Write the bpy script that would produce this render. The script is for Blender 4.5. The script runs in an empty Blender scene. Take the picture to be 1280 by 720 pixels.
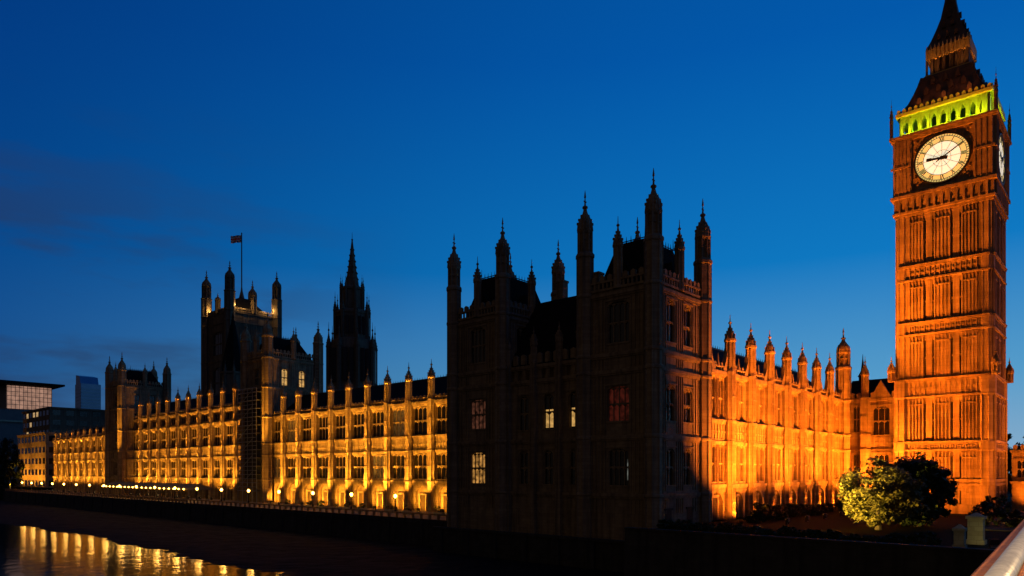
import bpy, bmesh, math, random
from math import pi, sin, cos, radians as R
random.seed(7)
S = bpy.context.scene
COL = S.collection

# ------------------------------------------------------------------ camera
# world: X runs west along the north front, Y runs south along the river front, Z = 0 is the eye level
cam_d = bpy.data.cameras.new('camera')
cam = bpy.data.objects.new('camera', cam_d)
COL.objects.link(cam)
cam.location = (0, 0, 0)
cam.rotation_euler = (R(90), 0, -math.atan2(0.744, 0.668))
cam_d.sensor_width = 36
cam_d.lens = 36 * 880 / 1280
cam_d.shift_y = 230 / 1280
cam_d.clip_start = 0.05
cam_d.clip_end = 6000
S.camera = cam

# ------------------------------------------------------------------ dusk sky
W = bpy.data.worlds.new('World')
S.world = W
W.use_nodes = True
def make_sky():
    nt = W.node_tree; N = nt.nodes; L = nt.links
    N.clear()
    def n(t, **k):
        x = N.new(t)
        for a, b in k.items(): setattr(x, a, b)
        return x
    def m(op, a, b=None, c=None, clamp=False):
        x = n('ShaderNodeMath', operation=op, use_clamp=clamp)
        for i, v in enumerate((a, b, c)):
            if v is None: continue
            if isinstance(v, (int, float)): x.inputs[i].default_value = v
            else: L.new(v, x.inputs[i])
        return x.outputs[0]
    tc = n('ShaderNodeTexCoord')
    sep = n('ShaderNodeSeparateXYZ'); L.new(tc.outputs['Generated'], sep.inputs[0])
    x, y, z = sep.outputs
    hl = m('SQRT', m('ADD', m('MULTIPLY', x, x), m('MULTIPLY', y, y)))
    az = m('DIVIDE', m('ADD', m('MULTIPLY', x, 0.985), m('MULTIPLY', y, -0.17)), m('MAXIMUM', hl, 0.001))   # 1 towards the afterglow
    el = m('MAXIMUM', z, 0.0)
    # zenith-to-horizon colour on the dark side and on the afterglow side
    def ramp(fac, stops):
        r = n('ShaderNodeValToRGB'); cr = r.color_ramp
        while len(cr.elements) < len(stops): cr.elements.new(0.5)
        for e, (p, c) in zip(cr.elements, stops): e.position = p; e.color = (*c, 1)
        L.new(fac, r.inputs[0]); return r.outputs[0]
    dark = ramp(el, [(0.0, (.002, .040, .145)), (.18, (.001, .054, .235)), (.45, (.0005, .036, .20)), (1, (.0005, .012, .07))])
    glow = ramp(el, [(0.0, (.26, .42, .58)), (.12, (.09, .33, .59)), (.27, (.004, .19, .54)), (.5, (.0005, .10, .41)), (1, (.0005, .03, .15))])
    mixf = n('ShaderNodeMapRange', interpolation_type='SMOOTHSTEP')
    L.new(az, mixf.inputs[0]); mixf.inputs[1].default_value = -0.25; mixf.inputs[2].default_value = 1.05
    mx = n('ShaderNodeMix', data_type='RGBA'); L.new(mixf.outputs[0], mx.inputs[0]); L.new(dark, mx.inputs[6]); L.new(glow, mx.inputs[7])
    # night already over the east, behind the bridge
    ef = n('ShaderNodeMapRange', interpolation_type='SMOOTHSTEP')
    L.new(az, ef.inputs[0]); ef.inputs[1].default_value = -0.75; ef.inputs[2].default_value = 0.0
    ef.inputs[3].default_value = 0.04; ef.inputs[4].default_value = 1.0
    # a few dim cloud banks
    mp = n('ShaderNodeMapping'); mp.inputs['Scale'].default_value = (2.2, 2.2, 9.0); L.new(tc.outputs['Generated'], mp.inputs[0])
    nz = n('ShaderNodeTexNoise'); nz.inputs['Scale'].default_value = 1.7; nz.inputs['Detail'].default_value = 5; nz.inputs['Roughness'].default_value = .55
    L.new(mp.outputs[0], nz.inputs[0])
    cl = n('ShaderNodeMapRange', interpolation_type='SMOOTHSTEP'); L.new(nz.outputs[0], cl.inputs[0])
    cl.inputs[1].default_value = .43; cl.inputs[2].default_value = .62; cl.inputs[4].default_value = .85
    low = n('ShaderNodeMapRange', interpolation_type='SMOOTHSTEP'); L.new(el, low.inputs[0])
    low.inputs[1].default_value = .46; low.inputs[2].default_value = .2
    cm = n('ShaderNodeMix', data_type='RGBA'); L.new(m('MULTIPLY', m('MULTIPLY', cl.outputs[0], low.outputs[0]), m('SUBTRACT', 1.0, m('MULTIPLY', mixf.outputs[0], 1.6, clamp=True))), cm.inputs[0])
    L.new(mx.outputs[2], cm.inputs[6]); cm.inputs[7].default_value = (.020, .036, .088, 1)
    # the physical sky adds its own last light low in the west
    sky = n('ShaderNodeTexSky', sky_type='NISHITA', sun_disc=False)
    sky.sun_elevation = R(-4); sky.sun_rotation = R(90)
    ad = n('ShaderNodeMix', data_type='RGBA', blend_type='ADD'); ad.inputs[0].default_value = 0.01
    L.new(cm.outputs[2], ad.inputs[6]); L.new(sky.outputs[0], ad.inputs[7])
    fin = n('ShaderNodeVectorMath', operation='SCALE'); L.new(ad.outputs[2], fin.inputs[0]); L.new(ef.outputs[0], fin.inputs['Scale'])
    # warm city glow over the darkened east
    cg = n('ShaderNodeMix', data_type='RGBA', blend_type='ADD'); cg.inputs[0].default_value = 1
    gv = n('ShaderNodeVectorMath', operation='SCALE'); gv.inputs[0].default_value = (.045, .032, .022)
    L.new(m('SUBTRACT', 1.0, ef.outputs[0]), gv.inputs['Scale'])
    L.new(fin.outputs[0], cg.inputs[6]); L.new(gv.outputs[0], cg.inputs[7])
    bg = n('ShaderNodeBackground'); L.new(cg.outputs[2], bg.inputs[0]); bg.inputs[1].default_value = 1.0
    out = n('ShaderNodeOutputWorld'); L.new(bg.outputs[0], out.inputs[0])
make_sky()
S.view_settings.view_transform = 'Standard'
S.view_settings.look = 'None'
S.view_settings.exposure = 0
S.view_settings.gamma = 1
S.cycles.use_denoising = True
S.cycles.max_bounces = 5
S.cycles.diffuse_bounces = 2
S.cycles.glossy_bounces = 3
S.cycles.sample_clamp_indirect = 4
S.cycles.use_light_tree = True

# floodlight colours and levels, used by the lamps of each fixture further down
GOLD = (1.0, .425, .034); SODIUM = (1.0, .222, .010)
K_RIVER, K_NORTH, K_CLOCK = 3.2, 4.8, 6.4

# ------------------------------------------------------------------ materials
MATS = {}
def mat(name, col, rough=.8, metal=0, emit=None, es=0, spec=.3):
    if name in MATS: return MATS[name]
    m = bpy.data.materials.new(name); m.use_nodes = True
    b = m.node_tree.nodes['Principled BSDF']
    b.inputs['Base Color'].default_value = (*col, 1)
    b.inputs['Roughness'].default_value = rough
    b.inputs['Metallic'].default_value = metal
    b.inputs['Specular IOR Level'].default_value = spec
    if emit:
        b.inputs['Emission Color'].default_value = (*emit, 1); b.inputs['Emission Strength'].default_value = es
    MATS[name] = m
    return m
def noisy(name, c1, c2, scale=1.0, rough=.85, bump=.2, bscale=None, brick=None, streak=False, metal=0, spec=.25, zs=1.0):
    """Principled with two-tone noise, optional ashlar joints and rain streaks, all in world space."""
    m = mat(name, c1, rough, metal, spec=spec)
    nt = m.node_tree; N = nt.nodes; L = nt.links; b = N['Principled BSDF']
    g = N.new('ShaderNodeNewGeometry')
    mp = N.new('ShaderNodeMapping'); mp.inputs['Scale'].default_value = (1, 1, zs); L.new(g.outputs['Position'], mp.inputs[0])
    nz = N.new('ShaderNodeTexNoise'); nz.inputs['Scale'].default_value = scale; nz.inputs['Detail'].default_value = 6; nz.inputs['Roughness'].default_value = .65
    L.new(mp.outputs[0], nz.inputs[0])
    rp = N.new('ShaderNodeMapRange'); rp.inputs[1].default_value = .32; rp.inputs[2].default_value = .68; L.new(nz.outputs[0], rp.inputs[0])
    mx = N.new('ShaderNodeMix'); mx.data_type = 'RGBA'; L.new(rp.outputs[0], mx.inputs[0])
    mx.inputs[6].default_value = (*c1, 1); mx.inputs[7].default_value = (*c2, 1)
    col = mx.outputs[2]; hgt = nz.outputs[0]
    if streak:
        ms = N.new('ShaderNodeMapping'); ms.inputs['Scale'].default_value = (1.6, 1.6, .09); L.new(g.outputs['Position'], ms.inputs[0])
        ns = N.new('ShaderNodeTexNoise'); ns.inputs['Scale'].default_value = 1.0; ns.inputs['Detail'].default_value = 4; L.new(ms.outputs[0], ns.inputs[0])
        rs = N.new('ShaderNodeMapRange'); rs.inputs[1].default_value = .45; rs.inputs[2].default_value = .72
        rs.inputs[3].default_value = 1.0; rs.inputs[4].default_value = .45; L.new(ns.outputs[0], rs.inputs[0])
        v = N.new('ShaderNodeVectorMath'); v.operation = 'SCALE'; L.new(col, v.inputs[0]); L.new(rs.outputs[0], v.inputs['Scale']); col = v.outputs[0]
    if brick:
        sp = N.new('ShaderNodeSeparateXYZ'); L.new(g.outputs['Position'], sp.inputs[0])
        ad = N.new('ShaderNodeMath'); ad.operation = 'ADD'; L.new(sp.outputs[0], ad.inputs[0]); L.new(sp.outputs[1], ad.inputs[1])
        cb = N.new('ShaderNodeCombineXYZ'); L.new(ad.outputs[0], cb.inputs[0]); L.new(sp.outputs[2], cb.inputs[1])
        bt = N.new('ShaderNodeTexBrick'); bt.inputs['Scale'].default_value = 1; bt.inputs['Brick Width'].default_value = brick[0]
        bt.inputs['Row Height'].default_value = brick[1]; bt.inputs['Mortar Size'].default_value = .02
        bt.inputs['Color1'].default_value = (1, 1, 1, 1); bt.inputs['Color2'].default_value = (.8, .78, .76, 1); bt.inputs['Mortar'].default_value = (.7, .68, .66, 1)
        L.new(cb.outputs[0], bt.inputs[0])
        mm = N.new('ShaderNodeMix'); mm.data_type = 'RGBA'; mm.blend_type = 'MULTIPLY'; mm.inputs[0].default_value = 1
        L.new(col, mm.inputs[6]); L.new(bt.outputs[0], mm.inputs[7]); col = mm.outputs[2]
    L.new(col, b.inputs['Base Color'])
    if bump:
        nb = N.new('ShaderNodeTexNoise'); nb.inputs['Scale'].default_value = bscale or scale * 4; nb.inputs['Detail'].default_value = 4
        L.new(mp.outputs[0], nb.inputs[0])
        bp = N.new('ShaderNodeBump'); bp.inputs['Strength'].default_value = bump; bp.inputs['Distance'].default_value = .15
        L.new(nb.outputs[0], bp.inputs['Height']); L.new(bp.outputs[0], b.inputs['Normal'])
    return m

STONE = noisy('honey_stone', (.36, .255, .14), (.25, .165, .085), .55, bump=.35, bscale=2.5, brick=(1.1, .42), streak=True)
TSTONE = noisy('tower_stone', (.37, .25, .13), (.23, .145, .07), .5, bump=.4, bscale=2.2, brick=(1.3, .5), streak=True)
SHADED_STONE = noisy('shaded_stone', (.25, .18, .105), (.17, .12, .075), .5, bump=.35, bscale=2.5, brick=(1.1, .42), streak=True)  # honey stone with the unlit pavilion's shade put into its colour
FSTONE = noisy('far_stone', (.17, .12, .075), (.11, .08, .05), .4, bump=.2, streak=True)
WALLST = noisy('river_wall_granite', (.045, .041, .036), (.022, .021, .019), .6, bump=.4, brick=(1.6, .6), streak=True)
SLATE = noisy('cast_iron_roof', (.016, .014, .012), (.010, .009, .008), .8, rough=.9, spec=.05, bump=.15, brick=(.9, .6))
TROOF = noisy('dark_iron_spire_roof', (.13, .07, .045), (.06, .038, .028), .9, rough=.6, bump=.25, brick=(.7, .5))
GILT = noisy('gilded_stone', (.62, .36, .10), (.45, .25, .07), 1.5, rough=.5, bump=.2)
GLASS = noisy('dark_leaded_glass', (.006, .005, .005), (.012, .010, .008), 1.3, rough=.12, bump=.25, bscale=3, spec=.6)
OAK = noisy('dark_oak', (.06, .033, .016), (.035, .02, .01), 2, bump=.1)
IRON = mat('black_iron', (.02, .02, .022), .45, .3)
STEEL = mat('scaffold_steel', (.35, .35, .36), .4, .8)
BOARD = noisy('scaffold_board', (.11, .085, .055), (.07, .055, .04), 2, bump=.1)
NET = noisy('debris_netting', (.03, .034, .036), (.02, .022, .024), .8, bump=.3)
GRASS = noisy('lawn_turf', (.008, .013, .004), (.005, .008, .003), .7, bump=.5, bscale=12, spec=.03)
PAVE = noisy('terrace_paving', (.26, .21, .15), (.18, .15, .11), .8, bump=.2, spec=.3)
ASPH = noisy('asphalt', (.05, .05, .05), (.035, .035, .037), 1.5, bump=.3, bscale=30, spec=.08)
MUD = noisy('river_bed_mud', (.014, .0125, .011), (.006, .0055, .005), .35, bump=.5, bscale=3, rough=.9, spec=.08)
BARK = noisy('bark', (.06, .045, .03), (.035, .028, .02), 3, bump=.5)
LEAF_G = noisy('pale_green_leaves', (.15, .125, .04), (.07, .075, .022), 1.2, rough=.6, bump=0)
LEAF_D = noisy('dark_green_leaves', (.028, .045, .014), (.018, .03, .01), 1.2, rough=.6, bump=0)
CANVAS = noisy('tan_canvas', (.22, .19, .13), (.17, .145, .10), .6, bump=.1)
CONC = noisy('concrete', (.17, .16, .15), (.12, .115, .11), .3, bump=.1)
BRICKM = noisy('red_brown_brick', (.14, .075, .05), (.09, .055, .04), .4, brick=(.5, .2), bump=.1)
PIERST = noisy('pale_gate_stone', (.46, .44, .30), (.34, .33, .22), 1.2, bump=.3, brick=(.7, .4))
RAILP = noisy('bridge_paint', (.42, .15, .05), (.28, .10, .04), 6, rough=.6, bump=.25, spec=.12)
RAILM = noisy('worn_steel_rail', (.52, .49, .43), (.30, .28, .25), 14, rough=.3, bump=.08, metal=.35, spec=.6)
RAILI = noisy('bridge_panel_paint', (.42, .27, .15), (.33, .21, .12), 3, rough=.5, bump=.1)
LAMP = mat('lamp_glow', (.9, .8, .6), .5, emit=(1, .47, .065), es=22)
LENS = mat('floodlight_lens', (.9, .8, .6), .3, emit=(1, .70, .25), es=6)
LENSO = mat('sodium_lens', (.9, .6, .3), .3, emit=(1, .42, .08), es=1.6)

def lit_glass(name, col, st, sc=1.6, lo=.25):
    m = mat(name, (.03, .03, .03), .2)
    nt = m.node_tree; N = nt.nodes; L = nt.links; b = N['Principled BSDF']
    g = N.new('ShaderNodeNewGeometry'); nz = N.new('ShaderNodeTexNoise'); nz.inputs['Scale'].default_value = sc; nz.inputs['Detail'].default_value = 3
    L.new(g.outputs['Position'], nz.inputs[0])
    r = N.new('ShaderNodeMapRange'); r.inputs[1].default_value = .35; r.inputs[2].default_value = .65
    r.inputs[3].default_value = st * lo; r.inputs[4].default_value = st; L.new(nz.outputs[0], r.inputs[0])
    b.inputs['Emission Color'].default_value = (*col, 1); L.new(r.outputs[0], b.inputs['Emission Strength'])
    return m
LIT_Y = lit_glass('lit_room_amber', (1, .46, .10), .62, lo=.1)
LIT_W = lit_glass('lit_room_bright', (1, .55, .15), .75, lo=.4)
LIT_R = lit_glass('lit_room_red', (.8, .10, .05), .06, lo=.15)
LIT_P = lit_glass('lit_room_rose', (.9, .30, .16), .10, lo=.05)
LIT_C = lit_glass('lit_room_cool', (.75, .8, .7), .16, lo=.05)
LIT_D = lit_glass('curtained_room_glow', (1, .42, .10), .10, lo=.05)
LIT_F = lit_glass('far_lit_window', (1, .62, .25), .6, lo=.4)
LIT_O = lit_glass('office_lit_glass', (1, .55, .38), .42, sc=.35, lo=.55)

# ------------------------------------------------------------------ mesh builder
def face_E(u0, v0): return lambda x, y, z: (u0 + y, v0 - x, z)      # wall looking at the river: x runs north, y runs inwards
def face_N(u0, v0): return lambda x, y, z: (u0 + x, v0 + y, z)      # wall looking at the bridge: x runs west, y runs inwards
ID = lambda x, y, z: (x, y, z)
class MB:
    def __init__(s, T=ID): s.v = []; s.f = []; s.m = []; s.T = T; s.mi = 0
    def add(s, vs, fs):
        o = len(s.v)
        s.v += [s.T(*p) for p in vs]
        for f in fs: s.f.append([o + i for i in f]); s.m.append(s.mi)
    def box(s, x0, x1, y0, y1, z0, z1):
        s.add([(x0, y0, z0), (x1, y0, z0), (x1, y1, z0), (x0, y1, z0), (x0, y0, z1), (x1, y0, z1), (x1, y1, z1), (x0, y1, z1)],
              [(0, 3, 2, 1), (4, 5, 6, 7), (0, 1, 5, 4), (1, 2, 6, 5), (2, 3, 7, 6), (3, 0, 4, 7)])
    def prism(s, pts, z0, z1, sc=1.0):
        n = len(pts)
        s.add([(p[0], p[1], z0) for p in pts] + [(p[0] * sc, p[1] * sc, z1) for p in pts],
              [list(range(n))[::-1], list(range(n, 2 * n))] + [(i, (i + 1) % n, n + (i + 1) % n, n + i) for i in range(n)])
    def xprism(s, pts, y0, y1):          # polygon in x-z, extruded in y
        n = len(pts)
        s.add([(p[0], y0, p[1]) for p in pts] + [(p[0], y1, p[1]) for p in pts],
              [list(range(n)), list(range(n, 2 * n))[::-1]] + [(i, n + i, n + (i + 1) % n, (i + 1) % n) for i in range(n)])
    def yprism(s, pts, x0, x1):          # polygon in y-z, extruded in x
        n = len(pts)
        s.add([(x0, p[0], p[1]) for p in pts] + [(x1, p[0], p[1]) for p in pts],
              [list(range(n)), list(range(n, 2 * n))[::-1]] + [(i, n + i, n + (i + 1) % n, (i + 1) % n) for i in range(n)])
    def lathe(s, prof, n=8, cx=0, cy=0, rot=None, sq=False):
        rot = pi / n if rot is None else rot
        k = 1 / cos(pi / n) if sq else 1
        vs = []; fs = []
        for r, z in prof:
            for i in range(n):
                a = rot + 2 * pi * i / n
                vs.append((cx + r * k * cos(a), cy + r * k * sin(a), z))
        for j in range(len(prof) - 1):
            for i in range(n):
                fs.append((j * n + i, j * n + (i + 1) % n, (j + 1) * n + (i + 1) % n, (j + 1) * n + i))
        fs.append(list(range(n))[::-1]); fs.append([(len(prof) - 1) * n + i for i in range(n)])
        s.add(vs, fs)
    def tube(s, a, b, r, n=6, r2=None):
        r2 = r if r2 is None else r2
        ax = [b[i] - a[i] for i in range(3)]; l = math.sqrt(sum(c * c for c in ax)); ax = [c / l for c in ax]
        h = (0, 0, 1) if abs(ax[2]) < .9 else (1, 0, 0)
        p = [ax[1] * h[2] - ax[2] * h[1], ax[2] * h[0] - ax[0] * h[2], ax[0] * h[1] - ax[1] * h[0]]
        l = math.sqrt(sum(c * c for c in p)); p = [c / l for c in p]
        q = [ax[1] * p[2] - ax[2] * p[1], ax[2] * p[0] - ax[0] * p[2], ax[0] * p[1] - ax[1] * p[0]]
        vs = []
        for c, rr in ((a, r), (b, r2)):
            for i in range(n):
                t = 2 * pi * i / n
                vs.append(tuple(c[k] + rr * (cos(t) * p[k] + sin(t) * q[k]) for k in range(3)))
        s.add(vs, [list(range(n)), list(range(n, 2 * n))[::-1]] + [(i, (i + 1) % n, n + (i + 1) % n, n + i) for i in range(n)])
    def wall(s, x0, x1, z0, z1, holes, th=.6):
        xs = sorted({x0, x1} | {h[i] for h in holes for i in (0, 1)}); zs = sorted({z0, z1} | {h[i] for h in holes for i in (2, 3)})
        for a, b in zip(xs, xs[1:]):
            run = None
            for c, d in zip(zs, zs[1:]):
                mx, mz = (a + b) / 2, (c + d) / 2
                if any(h[0] < mx < h[1] and h[2] < mz < h[3] for h in holes):
                    if run: s.box(a, b, 0, th, *run); run = None
                else: run = (run[0] if run else c, d)
            if run: s.box(a, b, 0, th, *run)
    def ribs(s, x0, x1, z0, z1, sp=.7, w=.16, d=.12):
        n = max(1, round((x1 - x0) / sp))
        for i in range(n + 1):
            x = x0 + (x1 - x0) * i / n
            s.box(x - w / 2, x + w / 2, -d, .01, z0, z1)
    def panels(s, x0, x1, z0, z1, sp=.9, d=.14):
        """row of blind quatrefoil panels: frame bars with a raised boss in each"""
        n = max(1, round((x1 - x0) / sp)); w = (x1 - x0) / n
        s.ribs(x0, x1, z0, z1, sp, .15, d)
        s.box(x0, x1, -d + .02, .012, z0, z0 + .14); s.box(x0, x1, -d + .02, .012, z1 - .14, z1)
        zc = (z0 + z1) / 2; r = min(w, z1 - z0) * .3
        for i in range(n):
            xc = x0 + w * (i + .5)
            s.xprism([(xc - r, zc), (xc, zc - r), (xc + r, zc), (xc, zc + r)], -d * .8, .011)
    def merlons(s, x0, x1, z0, z1, y0, y1, w=.55, gap=.45):
        n = max(1, int((x1 - x0) / (w + gap))); p = (x1 - x0) / n
        for i in range(n):
            xc = x0 + p * (i + .5)
            s.xprism([(xc - p * .3, z0), (xc + p * .3, z0), (xc + p * .3, z1 - .2), (xc, z1), (xc - p * .3, z1 - .2)], y0, y1)
    def mesh(s, name, mats, loc=(0, 0, 0), smooth=False):
        me = bpy.data.meshes.new(name)
        me.from_pydata([(p[0] - loc[0], p[1] - loc[1], p[2] - loc[2]) for p in s.v], [], s.f)
        mats = mats if isinstance(mats, (list, tuple)) else [mats]
        for x in mats: me.materials.append(x)
        me.polygons.foreach_set('material_index', [min(i, len(mats) - 1) for i in s.m])
        if smooth: me.polygons.foreach_set('use_smooth', [True] * len(s.f))
        b = bmesh.new(); b.from_mesh(me); bmesh.ops.recalc_face_normals(b, faces=b.faces); b.to_mesh(me); b.free()
        return me
    def obj(s, name, mats, parent=None, loc=None, smooth=False):
        base = tuple(parent.location) if parent else (loc or (0, 0, 0))
        o = bpy.data.objects.new(name, s.mesh(name, mats, base, smooth)); COL.objects.link(o)
        if parent: o.parent = parent
        else: o.location = base
        return o
def tag(o, label=None, cat=None, group=None, kind=None):
    if label: o['label'] = label
    if cat: o['category'] = cat
    if group: o['group'] = group
    if kind: o['kind'] = kind
    return o
def thing(name, label, cat, loc=(0, 0, 0), group=None):
    o = bpy.data.objects.new(name, None); COL.objects.link(o); o.location = loc
    o.empty_display_size = .5
    return tag(o, label, cat, group)
def put(name, me, parent, loc, rz=0):
    """one more object of an existing mesh; loc is in the parent's space"""
    o = bpy.data.objects.new(name, me); COL.objects.link(o)
    o.location = loc; o.rotation_euler = (0, 0, rz)
    if parent: o.parent = parent
    return o
def copy_tree(o, loc, group=None, label=None):
    c = o.copy(); COL.objects.link(c); c.location = loc
    if label: c['label'] = label
    if group: c['group'] = group
    for ch in list(o.children):
        d = ch.copy(); COL.objects.link(d); d.parent = c
        for g in list(ch.children):
            e = g.copy(); COL.objects.link(e); e.parent = d
    return c
def structure(mb, name, m): return tag(mb.obj(name, m), kind='structure')
def spot(loc, target, watts, col, size=110, blend=1.0, rad=.15):
    d = bpy.data.lights.new('floodlight_lamp', 'SPOT'); d.energy = watts; d.color = col; d.spot_size = R(size); d.spot_blend = blend; d.shadow_soft_size = rad
    o = bpy.data.objects.new('floodlight_lamp', d); COL.objects.link(o); o.location = loc
    from mathutils import Vector
    o.rotation_euler = (Vector(target) - Vector(loc)).to_track_quat('-Z', 'Y').to_euler()
    return o
def point(loc, watts, col, rad=.15):
    d = bpy.data.lights.new('lamp_bulb', 'POINT'); d.energy = watts; d.color = col; d.shadow_soft_size = rad
    o = bpy.data.objects.new('lamp_bulb', d); COL.objects.link(o); o.location = loc
    return o

# windows: shared meshes, placed as part 'window' with child 'pane'
WIN = {}
def window_meshes(w, h, lights, rows, arch, stone, glass):
    k = (w, h, lights, rows, arch, stone.name, glass.name)
    if k in WIN: return WIN[k]
    m = MB()
    t = .13
    m.box(-w / 2, -w / 2 + t, .12, .44, 0, h); m.box(w / 2 - t, w / 2, .12, .44, 0, h); m.box(-w / 2, w / 2, .13, .43, h - t, h)
    m.box(-w / 2 - .12, w / 2 + .12, -.1, .4, -.12, .1)                 # sill
    for i in range(1, lights):
        x = -w / 2 + w * i / lights
        m.box(x - .05, x + .05, .27, .42, .1, h - .05)
    for j in range(1, rows):
        z = h * j / rows
        m.box(-w / 2 + t, w / 2 - t, .25, .41, z - .07, z + .07)
    lw = w / lights
    for j in range(1, rows + 1):                                        # little arched heads of each light
        zt = h * j / rows - (.06 if j < rows else arch * .35 + .06)
        for i in range(lights):
            xa = -w / 2 + lw * i; xc = xa + lw / 2
            m.xprism([(xa, zt - lw * .38), (xa, zt), (xc, zt)], .28, .4); m.xprism([(xa + lw, zt - lw * .38), (xc, zt), (xa + lw, zt)], .2, .4)
    if arch:
        q = 6
        for sgn in (-1, 1):
            pts = [(sgn * w / 2, h - arch)]
            for i in range(q + 1):
                a = 1 - i / q
                pts.append((sgn * w / 2 * a, h - arch * a ** 2.2))
            pts.append((sgn * w / 2, h))
            m.xprism(pts[1:], .03, .45)
        m.box(-w / 2 - .25, w / 2 + .25, -.16, .1, h + .05, h + .22)    # hood mould
    p = MB(); p.box(-w / 2 + .02, w / 2 - .02, .40, .47, .02, h - .02)
    WIN[k] = (m.mesh('window', stone), p.mesh('pane', glass))
    return WIN[k]
def window(root, kind, u0, v0, x, z, w, h, lights=2, rows=2, arch=.5, stone=STONE, glass=GLASS):
    fm, pm = window_meshes(w, h, lights, rows, arch, stone, glass)
    T = face_E if kind == 'E' else face_N
    p = T(u0, v0)(x, 0, z); b = root.location
    o = put('window', fm, root, (p[0] - b[0], p[1] - b[1], p[2] - b[2]), -pi / 2 if kind == 'E' else 0)
    put('pane', pm, o, (0, 0, 0))
    return o
def hole(x, z, w, h): return (x - w / 2, x + w / 2, z, z + h)

# pinnacles and turrets ------------------------------------------------------
def pinnacle_mb(r, z0, z1, ztip, mb=None, cx=0, cy=0):
    m = mb or MB()
    zc = z1 - (z1 - z0) * .04
    m.lathe([(r * 1.15, z0), (r * 1.15, z0 + .3), (r, z0 + .5), (r, zc - .5), (r * 1.3, zc - .3), (r * 1.3, zc)], 8, cx, cy)
    for i in range(8):
        a = pi / 8 + i * pi / 4
        m.tube((cx + r * cos(a), cy + r * sin(a), z0 + .4), (cx + r * cos(a), cy + r * sin(a), zc - .4), r * .16, 4)
        a = i * pi / 4
        x, y = cx + r * 1.08 * cos(a), cy + r * 1.08 * sin(a)
        m.tube((x, y, zc - .1), (x, y, zc + r * .9), r * .22, 4, r * .03)
    H = ztip - zc
    m.lathe([(r * 1.1, zc), (r * 1.02, zc + H * .12), (r * .78, zc + H * .26), (r * .45, zc + H * .38), (r * .25, zc + H * .52), (r * .17, zc + H * .62),
             (r * .38, zc + H * .65), (r * .38, zc + H * .69), (r * .12, zc + H * .73), (r * .05, ztip)], 8, cx, cy)
    for j in range(3):
        zz = zc + H * (.14 + .12 * j); rr = r * (1.02, .66, .36)[j]
        for i in range(4):
            a = i * pi / 2 + pi / 4
            m.box(cx + rr * cos(a) - .09, cx + rr * cos(a) + .09, cy + rr * sin(a) - .09, cy + rr * sin(a) + .09, zz, zz + .28)
    return m
def turret_mb(r, z0, zs, zcap, ztip, rings):
    """octagonal corner turret: shaft to zs, narrower panelled lantern to zcap, ogee cap and finial"""
    m = MB()
    m.lathe([(r, z0), (r, zs - .5), (r * 1.16, zs - .35), (r * 1.16, zs), (r * .9, zs + .35)], 8)
    for z in rings: m.lathe([(r * 1.02, z - .25), (r * 1.14, z - .1), (r * 1.14, z + .12), (r * 1.02, z + .3)], 8)
    for i in range(8):
        a = pi / 8 + i * pi / 4
        m.tube((r * cos(a), r * sin(a), z0), (r * cos(a), r * sin(a), zs - .3), r * .09, 4)
    rl = r * .84
    m.lathe([(rl * .86, zs), (rl * .86, zcap)], 8)
    for i in range(8):
        a = pi / 8 + i * pi / 4; x, y = rl * cos(a), rl * sin(a)
        m.tube((x, y, zs), (x, y, zcap + .1), rl * .16, 4)
    zm = (zs * .45 + zcap * .55)
    m.lathe([(rl * .9, zm - .15), (rl * 1.05, zm), (rl * .9, zm + .15)], 8)
    m.lathe([(rl, zcap - .5), (rl * 1.18, zcap - .2), (rl * 1.18, zcap)], 8)
    for i in range(8):
        a = i * pi / 4; x, y = rl * 1.06 * cos(a), rl * 1.06 * sin(a)
        m.tube((x, y, zcap - .1), (x, y, zcap + rl * 1.0), rl * .17, 4, .02)
    H = ztip - zcap
    m.lathe([(rl * 1.08, zcap), (rl * 1.14, zcap + H * .09), (rl * 1.02, zcap + H * .20), (rl * .7, zcap + H * .32), (rl * .38, zcap + H * .42), (rl * .24, zcap + H * .52),
             (rl * .4, zcap + H * .55), (rl * .4, zcap + H * .585), (rl * .14, zcap + H * .62), (rl * .07, zcap + H * .8), (rl * .16, zcap + H * .82), (rl * .03, ztip)], 8)
    m.box(-.30 * rl, .30 * rl, -.04, .04, zcap + H * .70, zcap + H * .73)
    for j in range(3):
        zz = zcap + H * (.12 + .1 * j); rr = rl * (1.06, .86, .52)[j]
        for i in range(4):
            a = i * pi / 2 + pi / 4
            m.box(rr * cos(a) - .1, rr * cos(a) + .1, rr * sin(a) - .1, rr * sin(a) + .1, zz, zz + .3)
    return m
def mansard(mb, x0, x1, y0, y1, z0, z1, inset):
    i = inset
    mb.add([(x0, y0, z0), (x1, y0, z0), (x1, y1, z0), (x0, y1, z0), (x0 + i, y0 + i, z1), (x1 - i, y0 + i, z1), (x1 - i, y1 - i, z1), (x0 + i, y1 - i, z1)],
           [(0, 3, 2, 1), (4, 5, 6, 7), (0, 1, 5, 4), (1, 2, 6, 5), (2, 3, 7, 6), (3, 0, 4, 7)])
def cresting(mb, x0, x1, y0, y1, z):
    for (a, b, c, d) in ((x0, y0, x1, y0), (x1, y0, x1, y1), (x1, y1, x0, y1), (x0, y1, x0, y0)):
        n = max(2, int(math.hypot(c - a, d - b) / .6))
        mb.tube((a, b, z + .15), (c, d, z + .15), .07, 4)
        for i in range(n + 1):
            x, y = a + (c - a) * i / n, b + (d - b) * i / n
            mb.tube((x, y, z), (x, y, z + (1.5 if i in (0, n) else .75)), .09, 4, .02)

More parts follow.
